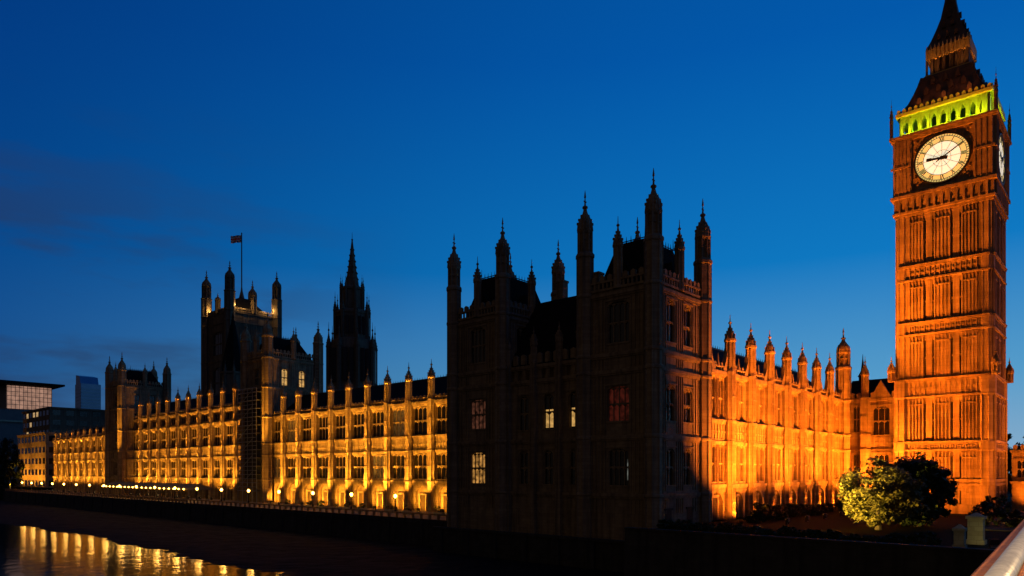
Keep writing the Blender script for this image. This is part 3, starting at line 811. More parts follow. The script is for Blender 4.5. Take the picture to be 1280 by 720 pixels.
lt = thing('lantern_tower', 'dark ventilation tower with a steep pointed roof in front of the flag tower', 'tower', (110, 221, -6.4))
m = MB(); m.lathe([(3.6, 0), (3.6, 31.5), (4.0, 31.8), (4.0, 32.4), (3.4, 32.6)], 8, 110, 221)
for i in range(8): a = pi / 8 + i * pi / 4; pinnacle_mb(.4, 20, 33, 37, m, 110 + 3.6 * cos(a), 221 + 3.6 * sin(a))
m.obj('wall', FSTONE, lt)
m = MB(); m.lathe([(3.6, 32.4), (3.0, 37), (2.0, 42), (1.0, 47), (.3, 50), (.45, 50.3), (.05, 52)], 8, 110, 221); m.obj('roof', SLATE, lt)

# ------------------------------------------------------------------ clock tower
ct = thing('clock_tower', 'tall orange floodlit clock tower with a glowing round dial and green lit belfry', 'tower', (132.3, 23.3, -6.4))
CU, CV, CS = 125.9, 16.9, 12.8          # north-east corner and side
FE, FN = face_E(CU, CV + CS), face_N(CU, CV)
def clock_tower():
    bands = [(-1.9, -1.3), (3.4, 4.6), (11.8, 14.5), (21.7, 23.5), (30.4, 32.6)]
    m = MB()
    m.box(CU + .75, CU + CS, CV + .75, CV + CS, -6.4, 40.7)
    slots = [(3.9, 5.25), (7.55, 8.9)]
    zs = [-6.4] + [z for b in bands for z in b] + [40.7]
    for kind, T in (('E', FE), ('N', FN)):
        m.T = T
        x0 = 0 if kind == 'E' else .75
        holes = []
        for k in range(0, len(zs), 2):
            a, b = zs[k], zs[k + 1]
            if b - a < 3: continue
            for (p, q) in slots: holes.append((p, q, a + .25, b - .4))
        m.wall(x0, CS, -6.4, 40.7, holes, .75)
        # slim stone bars inside each slot and the stonework between
        for (p, q, a, b) in holes:
            c = (p + q) / 2
            m.box(c - .44, c + .44, .03, .75, a, b)
            m.xprism([(p, b - .7), (c, b), (p, b)], .1, .7); m.xprism([(q, b - .7), (q, b), (c, b)], .1, .7)
            n = int((b - a) / 2.6)
            for i in range(1, n): m.box(p, q, .2, .74, a + (b - a) * i / n - .12, a + (b - a) * i / n + .12)
        for k in range(0, len(zs), 2):
            a, b = zs[k], zs[k + 1]
            for (p, q) in ((1.9, 3.75), (5.4, 7.4), (9.05, 10.9)):
                m.ribs(p, q, a + .3, b - .3, .46, .15, .19)
                m.box(p, q, -.25, .015, b - 1.3, b - 1.1)
        for (a, b) in bands:
            m.box(.2, CS - .2, -.34, .02, a - .1, a + .15); m.box(.2, CS - .2, -.34, .02, b - .15, b + .1)
            m.box(.2, CS - .2, -.44, .018, b + .1, b + .22)
            if b - a > 1: m.panels(1.9, CS - 1.9, a + .2, b - .2, .7, .2)
        # lower stage stands a little proud
        m.box(1.6, CS - 1.6, -.22, .017, -6.4, -4.9)
    m.T = ID
    for (x, y) in ((CU + .75, CV + .75), (CU + CS - .75, CV + .75), (CU + .75, CV + CS - .75), (CU + CS - .75, CV + CS - .75)):
        prof = [(1.2, -6.4), (1.2, -2.0)]
        for (a, b) in bands: prof += [(1.15 if a < 12 else .95, a - .3), (1.28 if a < 12 else 1.1, a), (1.28 if a < 12 else 1.1, b), (1.15 if a < 4 else .95, b + .3)]
        prof += [(.95, 40.7)]
        m.lathe(prof, 8, x, y)
        for i in range(8):
            a = pi / 8 + i * pi / 4; m.tube((x + .96 * cos(a), y + .96 * sin(a), 14.8), (x + .96 * cos(a), y + .96 * sin(a), 40.6), .11, 4)
            m.tube((x + 1.16 * cos(a), y + 1.16 * sin(a), -6.3), (x + 1.16 * cos(a), y + 1.16 * sin(a), 11.6), .12, 4)
        pinnacle_mb(.5, 14.5, 16.4, 18.6, m, x + (-1.35 if x < 132 else 1.35), y + (-1.35 if y < 23 else 1.35))
    m.obj('shaft', TSTONE, ct)
    for T in (FE, FN):
        for (p, q) in slots:
            for (a, b) in ((-6, -2), (-1.1, 3.2), (4.8, 11.5), (14.9, 21.3), (23.9, 30.0), (33, 40.2)):
                g = MB(T); g.box(p + .05, q - .05, .50, .70, a + .4, a + (b - a) * (.9 if b < 12 else .93)); g.obj('slit_window', GLASS, ct)
    # corbelled cornice and clock stage
    e = .75
    m = MB()
    def ring(z0, z1, o): m.box(CU - o, CU + CS + o, CV - o, CV + CS + o, z0, z1)
    ring(40.7, 41.1, .25); ring(41.1, 41.5, .5)
    ring(41.5, 43.6, .3); ring(43.6, 44.1, .75)
    for T in (FE, FN):
        m.T = T
        for i in range(13):
            x = .55 + i * (CS - 1.1) / 12
            m.box(x - .16, x + .16, -.62, -.25, 41.5, 43.6)
            if i < 12:
                w = (CS - 1.1) / 24
                m.xprism([(x + .16, 42.7), (x + .16, 43.6), (x + w, 43.6)], -.55, -.28); m.xprism([(x + 2 * w - .16, 42.7), (x + w, 43.6), (x + 2 * w - .16, 43.6)], -.55, -.28)
    m.obj('corbel_cornice', TSTONE, ct)
    m = MB()
    m.box(CU - .15, CU + CS, CV - .15, CV + CS, 44.1, 53.0)
    for T in (FE, FN):
        m.T = T
        c = CS / 2; h = 4.15
        # square surround with a deep reveal round the dial
        m.box(-.15, c - h, -.55, -.152, 44.1, 53.0); m.box(c + h, CS + (.15 if T is FE else 0), -.55, -.152, 44.1, 53.0)
        m.box(c - h, c + h, -.55, -.152, 44.1, 44.5); m.box(c - h, c + h, -.55, -.152, 52.75, 53.0)
        for s in (-1, 1):
            m.ribs(c + s * (h + .25) if s > 0 else -.1 , CS + .1 if s > 0 else c - h - .25, 44.4, 52.8, .6, .14, .66)
            m.box((c + h + .05) if s > 0 else -.7, (CS + .7) if s > 0 else (c - h - .05), -.7, -.53, 48.4, 48.75)
            # gilded rim bars of the frame
        for i in range(24):       # spandrel tracery
            a = 2 * pi * i / 24
            for rr in (4.2, 4.7, 5.2):
                x, z = c + rr * cos(a), 48.6 + rr * sin(a)
                if abs(x - c) < h - .1 and abs(z - 48.6) < h - .1: m.box(x - .14, x + .14, -.3, -.15, z - .14, z + .14)
    m.T = ID
    for (x, y) in ((CU - .1, CV - .1), (CU + CS + .1, CV - .1), (CU - .1, CV + CS + .1)):
        m.lathe([(1.0, 43.9), (1.0, 53.2)], 8, x + (.5 if x < 132 else -.5), y + (.5 if y < 23 else -.5))
    m.obj('clock_stage', TSTONE, ct)
    m = MB()
    def ring2(z0, z1, o): m.box(CU - o, CU + CS + o, CV - o, CV + CS + o, z0, z1)
    ring2(53.0, 53.25, .7); ring2(53.25, 53.6, .9)
    m.obj('cornice', TSTONE, ct)
    for (x, y) in ((CU - .6, CV - .6), (CU + CS + .6, CV - .6), (CU - .6, CV + CS + .6)):
        pinnacle_mb(.22, 53.6, 56.6, 60.0, None, x, y).obj('pinnacle', TROOF, ct)
    # dials
    cream = mat('dial_opal_glass', (.8, .78, .7), .4, emit=(1, .86, .58), es=.92)
    rimy = mat('dial_numeral_ring', (.7, .6, .3), .4, emit=(1, .70, .20), es=.62)
    blk = mat('dial_ironwork', (.015, .014, .012), .5)
    def bar(mb, x, z, ang, l, w, y0, y1):
        ca, sa = sin(ang), cos(ang)       # ang clockwise from 12
        px, pz = cos(ang), -sin(ang)
        mb.xprism([(x - ca * l / 2 - px * w / 2, z - sa * l / 2 - pz * w / 2), (x - ca * l / 2 + px * w / 2, z - sa * l / 2 + pz * w / 2),
                   (x + ca * l / 2 + px * w / 2, z + sa * l / 2 + pz * w / 2), (x + ca * l / 2 - px * w / 2, z + sa * l / 2 - pz * w / 2)], y0, y1)
    def annulus(mb, r0, r1, y0, y1, n=64):
        for i in range(n):
            a, b = 2 * pi * i / n, 2 * pi * (i + 1) / n
            mb.xprism([(r0 * sin(a), r0 * cos(a)), (r1 * sin(a), r1 * cos(a)), (r1 * sin(b), r1 * cos(b)), (r0 * sin(b), r0 * cos(b))], y0, y1)
    ROM = {1: 'I', 2: 'II', 3: 'III', 4: 'IV', 5: 'V', 6: 'VI', 7: 'VII', 8: 'VIII', 9: 'IX', 10: 'X', 11: 'XI', 12: 'XII'}
    for kind, T in (('E', FE), ('N', FN)):
        TT = lambda x, y, z, T=T: T(CS / 2 + x, y, 48.6 + z)
        d = MB(TT)
        d.mi = 0; annulus(d, .02, 2.55, -.36, -.2)
        d.mi = 1; annulus(d, 2.551, 3.62, -.355, -.2)
        dial = d.obj('dial', [cream, rimy], ct)
        f = MB(TT)
        annulus(f, 3.62, 3.85, -.5, -.16); annulus(f, 2.50, 2.58, -.40, -.34); annulus(f, 3.28, 3.34, -.40, -.34)
        for i in range(12): bar(f, 1.25 * sin(i * pi / 6), 1.25 * cos(i * pi / 6), i * pi / 6, 2.4, .05, -.385, -.34)
        annulus(f, 1.2, 1.25, -.38, -.34)
        for i in range(60):
            a = i * pi / 30; bar(f, 3.47 * sin(a), 3.47 * cos(a), a, .24, .07, -.39, -.34)
        f.obj('dial_frame', blk, ct).parent = dial
        for k, s in ROM.items():
            q = MB(TT)
            a = k * pi / 6; wd = {'I': .18, 'V': .34, 'X': .34}; tot = sum(wd[c] for c in s); x = -tot / 2
            for c in s:
                xc = x + wd[c] / 2; x += wd[c]
                # numerals stand with their feet towards the centre
                def P(lx, lz, tilt, l, w):
                    r0 = 2.93 + lz; bar(q, r0 * sin(a) + lx * cos(a), r0 * cos(a) - lx * sin(a), a + tilt, l, w, -.4, -.34)
                if c == 'I': P(xc, 0, 0, .6, .09)
                elif c == 'V': P(xc - .08, 0, -.24, .62, .1); P(xc + .08, 0, .24, .62, .07)
                else: P(xc, 0, -.42, .66, .1); P(xc, 0, .42, .66, .07)
            q.obj('numeral', blk, ct).parent = dial
        hh = MB(TT); ah = R(275)
        bar(hh, .75 * sin(ah), .75 * cos(ah), ah, 2.1, .34, -.52, -.46); bar(hh, 1.75 * sin(ah), 1.75 * cos(ah), ah, .7, .5, -.521, -.461)
        bar(hh, -.45 * sin(ah), -.45 * cos(ah), ah, .7, .5, -.522, -.462)
        hh.obj('hour_hand', blk, ct).parent = dial
        mh = MB(TT); am = R(60)
        bar(mh, 1.25 * sin(am), 1.25 * cos(am), am, 4.2, .16, -.6, -.55); annulus(mh, .02, .3, -.62, -.5, 16)
        mh.obj('minute_hand', blk, ct).parent = dial
    # belfry: open arcade
    m = MB()
    i_ = .55
    bc = MB(); bc.box(CU + 3.4, CU + CS - 3.4, CV + 3.4, CV + CS - 3.4, 53.6, 57.0); bc.obj('belfry_shade_core', IRON, ct)  # black core puts the shade behind the arches into colour
    n = 9; w = (CS - 2 * i_) / n
    for T in (FE, FN):
        m.T = T
        for i in range(n + 1):
            x = i_ + i * w
            m.box(x - .28, x + .28, i_ + (.0 if T is FE else .003), 1.3, 53.6, 57.0)
            m.box(x - .09, x + .09, i_ - .16, i_ + .02, 53.7, 57)
            if i < n:
                xm = x + w / 2
                m.xprism([(x + .26, 55.6), (x + .26, 56.5), (xm, 56.5)], i_ + .1, 1.2); m.xprism([(x + w - .26, 55.6), (xm, 56.5), (x + w - .26, 56.5)], i_ + .1, 1.2)
        m.box(i_, CS - i_, i_ + .02, 1.28, 56.5, 56.99)
        m.box(i_, CS - i_, i_ - .1, .9, 53.61, 54.3)
    m.T = ID
    m.box(CU - .15, CU + CS + .15, CV - .15, CV + CS + .15, 57.0, 57.5)
    for T in (FE, FN): m.T = T; m.merlons(-.1, CS + .1, 57.5, 58.2, -.1, .15, .5, .3)
    m.obj('belfry', GILT, ct)
    # iron roofs and lantern
    cx, cy = CU + CS / 2, CV + CS / 2
    m = MB()
    m.lathe([(6.1, 57.45), (5.6, 58.0), (5.05, 59.0), (4.4, 60.6), (3.85, 62.2), (3.5, 63.6)], 4, cx, cy, sq=True)
    for k, (z, hs, cnt) in enumerate(((58.6, 5.1, 5), (60.2, 4.4, 4), (61.8, 3.9, 3))):
        for T, in ((FE,), (FN,)):
            m.T = T
            for i in range(cnt):
                x = CS / 2 + (i - (cnt - 1) / 2) * 1.7; y = CS / 2 - hs
                m.xprism([(x - .32, z), (x + .32, z), (x + .32, z + .7), (x, z + 1.2), (x - .32, z + .7)], y - .35, y + .8)
    m.T = ID
    ro = m.obj('roof', TROOF, ct)
    for (x, y) in ((-1, -1), (1, -1), (-1, 1), (1, 1)):
        h = MB()
        pr = [(6.1, 57.6), (5.05, 59.1), (4.4, 60.7), (3.85, 62.3), (3.5, 63.6)]
        for (a, z0), (b, z1) in zip(pr, pr[1:]): h.tube((cx + x * a, cy + y * a, z0), (cx + x * b, cy + y * b, z1), .13, 5)
        h.obj('ridge_roll', TROOF, ct).parent = ro
    m = MB()
    m.box(cx - 2.45, cx + 2.45, cy - 2.45, cy + 2.45, 63.6, 66.4)
    for s in (FE, FN):
        m.T = s
        for i in range(8):
            x = CS / 2 - 2.85 + 5.7 * i / 7
            m.box(x - .14, x + .14, CS / 2 - 2.9, CS / 2 - 2.5, 63.6, 66.4)
    m.T = ID
    m.obj('lantern', TROOF, ct)
    m = MB(); m.box(cx - 3.1, cx + 3.1, cy - 3.1, cy + 3.1, 63.55, 63.95); m.box(cx - 2.95, cx + 2.95, cy - 2.95, cy + 2.95, 66.4, 68.0)
    for s in (FE, FN):
        m.T = s
        m.ribs(CS / 2 - 2.9, CS / 2 + 2.9, 66.5, 67.6, .55, .16, -(CS / 2 - 3.1)) if False else None
        for i in range(11):
            x = CS / 2 - 2.8 + 5.6 * i / 10
            m.box(x - .15, x + .15, CS / 2 - 3.12, CS / 2 - 2.9, 66.4, 68.05); m.tube((x, CS / 2 - 3.0, 68), (x, CS / 2 - 3.0, 68.7), .17, 4, .03)
    m.T = ID
    m.obj('gilded_gallery', GILT, ct)
    m = MB()
    m.lathe([(3.0, 68.02), (2.35, 69.6), (1.75, 71.4), (1.2, 73.3), (.75, 76), (.4, 79.5), (.22, 83), (.4, 83.3), (.4, 83.8), (.1, 84.2), (.05, 88)], 4, cx, cy, sq=True)
    for (z, hs, cnt) in ((69.3, 2.4, 3), (71.3, 1.75, 2), (73.0, 1.2, 1)):
        for T in (FE, FN):
            m.T = T
            for i in range(cnt):
                x = CS / 2 + (i - (cnt - 1) / 2) * 1.2
                m.xprism([(x - .25, z), (x + .25, z), (x + .25, z + .5), (x, z + .95), (x - .25, z + .5)], CS / 2 - hs - .3, CS / 2 - hs + .6)
    m.T = ID
    m.obj('spire', TROOF, ct)
clock_tower()

# ------------------------------------------------------------------ far buildings on the left
def block(name, label, u0, u1, v0, v1, z0, z1, m_, cat='building', rows=5, cols=8, litfrac=.15, wm=None, group=None):
    root = thing(name, label, cat, ((u0 + u1) / 2, (v0 + v1) / 2, z0), group)
    mb = MB(); mb.box(u0, u1, v0, v1, z0, z1); mb.box(u0 - .4, u1 + .4, v0 - .4, v1 + .4, z1, z1 + .7)
    mb.obj('wall', m_, root)
    for kind, T, ln in (('E', face_E(u0, v1), v1 - v0), ('N', face_N(u0, v0), u1 - u0)):
        c = max(3, int(ln / 4.6))
        for j in range(rows):
            for i in range(c):
                x = ln * (i + .5) / c; z = z0 + (z1 - z0) * (j + .35) / rows
                a = MB(T); a.box(x - ln / c * .28, x + ln / c * .28, -.06, .05, z, z + (z1 - z0) / rows * .5)
                a.obj('window', (wm or LIT_F) if random.random() < litfrac else GLASS, root)
    return root
block('stone_office', 'dim orange lit stone building at the far left end of the terrace', 86, 112, 331, 372, -7.4, 15.5, STONE, rows=5, litfrac=.04)
block('office_block', 'dark office block with a few lit windows behind the far left range', 91, 122, 345, 385, -6.4, 27, FSTONE, rows=8, litfrac=.12)
# modern block with a glowing top floor under an overhanging roof
ob = thing('modern_office', 'modern block with pinkish lit top floor and flat overhanging roof at far left', 'building', (123, 520, -6.4))
TO = face_N(109, 505)
m = MB(TO); m.box(-6, 36, 0, 30, -6.4, 37.5); m.box(2.2, 26, 1.5, 29, 37.5, 52.5); m.obj('wall', CONC, ob)
m = MB(TO); m.box(-5, 29, -5, 34, 52.5, 53.1); m.box(-6, 31, -6, 35, 53.1, 54.2); m.obj('roof', SLATE, ob)
m = MB(TO); m.box(2.4, 25.8, 1.2, 1.48, 38.2, 52); m.obj('window', LIT_O, ob)
m = MB(TO)
for i in range(12): m.box(2.4 + 2.1 * i, 2.6 + 2.1 * i, .9, 1.3, 37.6, 52.4)
for j in range(5): m.box(2.4, 25.8, .95, 1.3, 40.5 + 2.6 * j, 40.75 + 2.6 * j)
m.obj('mullion', CONC, ob)
m = MB(TO); m.box(-6.5, 36.5, -1.2, 0, 30, 31); m.obj('ledge', PIERST, ob)
sk = thing('distant_skyscraper', 'hazy distant tower block with a sloping top far beyond the left range', 'skyscraper', (350, 1150, -6.4))
m = MB(); m.prism([(340, 1140), (366, 1140), (366, 1166), (340, 1166)], -6.4, 128); m.yprism([(1146, 128), (1166, 128), (1166, 142), (1150, 139)], 341, 365)
m.obj('wall', noisy('haze_blue_cladding', (.16, .22, .30), (.12, .18, .26), .05, rough=.3, bump=0, metal=.6, spec=.5), sk)  # distance haze put into the colour, so the tower blends with the sky
m = MB()
for j in range(24): m.box(339.7, 340.1, 1141, 1165, 4 + 5 * j, 6.6 + 5 * j); m.box(341, 365, 1139.7, 1140.1, 4 + 5 * j, 6.6 + 5 * j)
m.obj('window', noisy('haze_blue_glazing', (.11, .16, .22), (.09, .14, .2), .05, rough=.2, bump=0, metal=.6, spec=.5), sk)  # low-contrast glazing, haze put into its colour as well

# gate lodge right of the clock tower
gl = thing('gate_lodge', 'small orange lit stone lodge with mullioned window right of the clock tower', 'building', (146, 11, -6.4))
m = MB(face_N(140, 14.6)); m.T = ID
m = MB(face_E(141, 16.2))
m.wall(0, 9, -6.4, 3.4, [hole(1.7, -1.0, 2.2, 3.0), hole(5.5, -1.0, 2.2, 3.0), hole(2.6, -6.4, 1.6, 4.2)])
m.box(0, 9, .6, 9, -6.4, 3.42)
m.box(-.2, 9.2, -.5, .02, -1.9, -1.5); m.box(-.2, 9.2, -.4, .02, 3.2, 3.6); m.merlons(0, 9, 3.6, 4.5, -.3, .1)
m.obj('wall', TSTONE, gl)
for x in (1.7, 5.5): window(gl, 'E', 141, 16.2, x, -1.0, 2.2, 3.0, 3, 2, .2, TSTONE)
m = MB(face_E(141, 16.2)); m.box(1.8, 3.4, .45, .58, -6.4, -2.2); m.obj('door', OAK, gl)
lw = thing('low_wall', 'pale low stone wall crossing the lawn below the gate lodge', 'wall', (104, 9, -6.4))
m = MB(); m.box(104, 104.6, 4, 13.4, -6.4, -5.4); m.box(103.9, 104.7, 4, 13.4, -5.4, -5.2); m.obj('wall', PIERST, lw)

# ------------------------------------------------------------------ plants
def crown(name, c, rx, ry, rz, m_, parent, nclump=70, per=90, leaf=.32, seed=1, flat=.0):
    rd = random.Random(seed); mb = MB()
    for k in range(nclump):
        while True:
            p = [rd.uniform(-1, 1) for _ in range(3)]
            d = math.sqrt(sum(q * q for q in p))
            if .35 < d < 1: break
        p[2] = max(p[2], -.85)
        s = rd.uniform(.10, .27)
        for i in range(int(per * rd.uniform(.6, 1.3))):
            q = [rd.gauss(0, 1) for _ in range(3)]; l = math.sqrt(sum(t * t for t in q)) + 1e-6; rr = s * rd.random() ** .45
            x, y, z = (c[0] + rx * (p[0] + q[0] / l * rr), c[1] + ry * (p[1] + q[1] / l * rr), c[2] + rz * (p[2] + q[2] / l * rr * .85))
            a, b_ = rd.uniform(0, 2 * pi), rd.uniform(-.9, .9); L_ = leaf * rd.uniform(.6, 1.3)
            ux, uy, uz = cos(a) * cos(b_), sin(a) * cos(b_), sin(b_); vx, vy = -sin(a), cos(a); vz = rd.uniform(-.6, .6)
            mb.add([(x - ux * L_, y - uy * L_, z - uz * L_), (x + vx * L_ * .45, y + vy * L_ * .45, z + vz * L_ * .45), (x + ux * L_, y + uy * L_, z + uz * L_), (x - vx * L_ * .45, y - vy * L_ * .45, z - vz * L_ * .45)], [(0, 1, 2, 3)])
    return mb.obj(name, m_, parent)
def tree(label, u, v, zg, ztop, rad, m_, seed, cat='tree', trunk_r=.28, leaf=.3, ncl=110, name='round_tree'):
    rd = random.Random(seed + 50)
    root = thing(name, label, cat, (u, v, zg))
    h = ztop - zg; zc = zg + h * .53
    t = MB(); t.lathe([(trunk_r * 1.5, zg - .1), (trunk_r, zg + .6), (trunk_r * .8, zg + h * .35), (trunk_r * .35, zg + h * .75)], 8, u, v)
    for i in range(9):
        a = i * 2.4; z = zg + h * rd.uniform(.18, .45); L_ = rad * rd.uniform(.55, .85)
        p1 = (u + cos(a) * L_ * .5, v + sin(a) * L_ * .5, z + h * .18); p2 = (u + cos(a + .2) * L_, v + sin(a + .2) * L_, z + h * .3)
        t.tube((u, v, z), p1, trunk_r * .45, 6, trunk_r * .28); t.tube(p1, p2, trunk_r * .28, 5, .03)
    t.obj('trunk', BARK, root)
    crown('crown', (u, v, zc), rad * .95, rad * .95, h * .5, m_, root, ncl, 110, leaf, seed)
    return root
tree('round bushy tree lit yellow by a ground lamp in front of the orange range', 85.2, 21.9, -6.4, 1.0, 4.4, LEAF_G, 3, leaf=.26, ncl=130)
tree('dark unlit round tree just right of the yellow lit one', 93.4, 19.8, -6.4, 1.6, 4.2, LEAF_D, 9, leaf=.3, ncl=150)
tree('dark tree beyond the gate lodge at the right edge', 190, 20.5, -6.4, 9, 6, LEAF_D, 12, leaf=.5, ncl=80)
tree('tall black tree at the far left end of the river wall', 78, 352, -7.4, 13, 5.5, LEAF_D, 15, leaf=.5, ncl=90)
def shrub(label, u, v, zg, r, h, seed, group=None):
    root = thing('shrub', label, 'shrub', (u, v, zg), group)
    t = MB()
    for i in range(6):
        a = i * 1.05; t.tube((u, v, zg - .05), (u + cos(a) * r * .5, v + sin(a) * r * .5, zg + h * .7), .06, 5, .02)
    t.obj('stem', BARK, root)
    crown('foliage', (u, v, zg + h * .5), r * .9, r * .9, h * .52, LEAF_D, root, 34, 70, .2, seed)
    return root
for i in range(17):
    u = 86.5 + 2.9 * i + random.uniform(-.7, .7)
    shrub('low dark shrub at the foot of the orange floodlit range', u, 37.0 + random.uniform(-1.0, 1.2), -6.4, random.uniform(1.2, 1.9), random.uniform(1.0, 2.2), 20 + i, 'shrubs along the orange range')
for i in range(14):
    shrub('dark garden shrub along the river edge of the lawn', 68 + random.uniform(-1, 1.5), 14 + 1.9 * i, -6.4, random.uniform(.9, 1.5), random.uniform(.7, 1.3), 90 + i, 'shrubs along the lawn edge')
shrub('big dark shrub at the right foot of the clock tower', 118.0, 15.2, -6.4, 2.3, 3.6, 40)
shrub('dark bush beside the pale gate pier', 100, 13.8, -6.4, 1.9, 2.9, 41)
shrub('dark bush under the low pale wall', 98.5, 10.8, -6.4, 1.8, 2.0, 43)

# gate piers on the lawn near the river edge
def pier(label, u, v, h, w):
    root = thing('gate_pier', label, 'gate pier', (u, v, -6.4))
    m = MB(); m.box(u - w / 2, u + w / 2, v - w / 2, v + w / 2, -6.4, -6.4 + h - .35); m.box(u - w * .62, u + w * .62, v - w * .62, v + w * .62, -6.4, -6.0)
    m.obj('post', PIERST, root)
    m = MB(); m.box(u - w * .62, u + w * .62, v - w * .62, v + w * .62, -6.4 + h - .35, -6.4 + h - .12); m.lathe([(w * .5, -6.4 + h - .12), (.06, -6.4 + h + .2)], 4, u, v, sq=True)
    m.obj('cap_stone', PIERST, root)
pier('tall pale stone gate pier on the dark lawn', 74.1, 11.1, 2.6, 1.15)
pier('short dim stone gate pier left of the taller pier', 67.8, 11.3, 1.9, .75)

# ------------------------------------------------------------------ terrace lamps, marquees, planters, floodlights
lp = thing('terrace_lamp', 'black lamp post with glowing globe on the river terrace parapet', 'lamp post', (72.35, 90.4, -6.4), 'lamps along the terrace')
m = MB(); m.lathe([(.2, -6.4), (.2, -6.1), (.09, -5.9), (.06, -4.5), (.12, -4.42), (.05, -4.35), (.05, -4.2)], 8, 72.35, 90.4); m.box(72.05, 72.65, 90.37, 90.43, -4.75, -4.7); m.obj('post', IRON, lp)
m = MB(); m.lathe([(.06, -4.22), (.2, -4.1), (.27, -3.9), (.2, -3.7), (.06, -3.6)], 10, 72.35, 90.4); m.obj('globe', LAMP, lp, smooth=True)
for k in range(2, 19):
    v = 90.4 + 12.05 * k
    copy_tree(lp, (72.35, v, -6.4))
    point((73.1, v, -3.9), 130, (1, .50, .1), .25)
copy_tree(lp, (72.35, 102.45, -6.4))
def marquee(v0, L_):
    root = thing('marquee', 'long tan canvas marquee with a row of glowing lamps along its eave', 'marquee', (79, v0 + L_ / 2, -7.4), 'marquees on the terrace')
    m = MB(face_E(75.8, v0 + L_)); m.yprism([(0, -4.5), (0, -4.2), (3.2, -3.0), (6.4, -4.2), (6.4, -4.5)], 0, L_); m.obj('canopy', CANVAS, root)
    for i in range(10): e = MB(face_E(75.8, v0 + L_)); e.lathe([(.05, -4.42), (.16, -4.36), (.16, -4.16), (.05, -4.1)], 8, L_ * (i + .5) / 10, -.2); e.obj('eave_lamp', LAMP, root)
    m = MB(face_E(75.8, v0 + L_))
    for i in range(11):
        x = .3 + (L_ - .6) * i / 10; m.tube((x, .15, -7.4), (x, .15, -4.4), .07, 6); m.tube((x, 6.2, -7.4), (x, 6.2, -4.4), .07, 6)
    m.box(0, L_, .08, .2, -4.75, -4.5); m.obj('pole', OAK, root)
    m = MB(face_E(75.8, v0 + L_)); m.box(.1, L_ - .1, .1, .16, -7.4, -6.5); m.obj('side_panel', BRICKM, root)
    for i in range(int(L_ / 5)): point((78.5, v0 + 2.5 + 5 * i, -5.0), 60, (1, .6, .2), .3)
marquee(176, 29.5); marquee(206, 29.5)
def planter(u, v, seed, first=[None]):
    root = thing('planter', 'dark leafy shrub in a stone trough on the terrace', 'planter', (u, v, -7.4), 'planters on the terrace')
    m = MB(); m.box(u - .4, u + .4, v - .9, v + .9, -7.4, -6.8); m.box(u - .46, u + .46, v - .96, v + .96, -6.85, -6.75); m.obj('trough', PIERST, root)
    crown('foliage', (u, v, -6.3), .55, 1.0, .65, LEAF_D, root, 16, 50, .14, seed)
for i in range(9): planter(78.5 + (i % 2) * 1.4, 80.5 + 6.55 * i + 1.2, 60 + i)

FL = {}
def floodlight(loc, target, watts, col, size, lens, label, group, yaw):
    if lens.name not in FL:
        m = MB(); m.box(-.32, .32, -.22, .05, .28, .72); m.box(-.38, .38, -.05, .10, .68, .76)
        b = MB(); b.box(-.36, -.32, -.1, .1, 0, .6); b.box(.32, .36, -.1, .1, 0, .6); b.box(-.36, .36, -.12, .12, 0, .06)
        l = MB(); l.box(-.28, .28, .05, .08, .32, .68)
        FL[lens.name] = (m.mesh('housing', IRON), b.mesh('bracket', IRON), l.mesh('lens', lens))
    a, b, c = FL[lens.name]
    root = thing('floodlight', label, 'floodlight', loc, group); root.rotation_euler = (0, 0, yaw)
    put('housing', a, root, (0, 0, 0)); put('bracket', b, root, (0, 0, 0)); put('lens', c, root, (0, 0, 0))
    d = [target[i] - loc[i] for i in range(3)]
    h = math.hypot(d[0], d[1])
    return spot((loc[0] + d[0] / h * .25, loc[1] + d[1] / h * .25, loc[2] + .6), target, watts, col, size)
g1 = 'floodlights on the river terrace'; l1 = 'small black floodlight on the terrace floor aimed at the golden wall'
def river_lamp(u, v, uf, low, k=1.0, zl=-5.4, hi=14, washk=1.0):
    """uf = front face of the buttress; two narrow beams graze up it, a weak wash reaches the bay, a low lamp fills the arches"""
    jit = random.uniform(.75, 1.25) * K_RIVER * k
    floodlight((uf - 2.6, v, -7.4), (uf, v, 1.5), 18000 * jit, GOLD, 46, LENS, l1, g1, -pi / 2)
    spot((uf - 2.8, v + .25, -6.7), (uf + .1, v, hi), 110000 * jit, GOLD, 19)
    spot((uf - 9.5, v + 3.3, -6.8), (uf, v + 3.3, 3.0), 1700 * jit * washk, GOLD, 75)
    spot((u + .2, v + 3.3, -6.8), (uf + 1.0, v + 3.3, zl), low * K_RIVER * random.uniform(.8, 1.2), GOLD, 72)
for k in range(-3, 9): river_lamp(84.0, 99.2 + 6.55 * k, 87.4, 3600)
for v in (238, 231.1, 224.2, 217.2, 210.2, 203.2, 196.2, 189.2, 182.2, 175.2): river_lamp(84.0, v, 87.4, 2600, 1.0, -.5, 16, 0)
for k in range(10): river_lamp(82.0, 258.2 + 6.5 * k, 85.4, 2600, .9, -.5, 11, .6)
for (u, v) in ((84.0, 156.6), (81.6, 243.6)): spot((u - 4, v, -7.0), (u + 3, v + .8, 17), 60000 * K_RIVER, GOLD, 15)
for v in (336, 345, 354, 363): floodlight((79, v, -7.4), (86, v, 3), 5200 * K_RIVER, GOLD, 110, LENS, l1, g1, -pi / 2)
g2 = 'floodlights at the orange range'; l2 = 'small black floodlight on the lawn aimed up at the orange range'
wts = (1.0, 1.35, .5, 1.3, .4, 1.3, .8, 1.0)
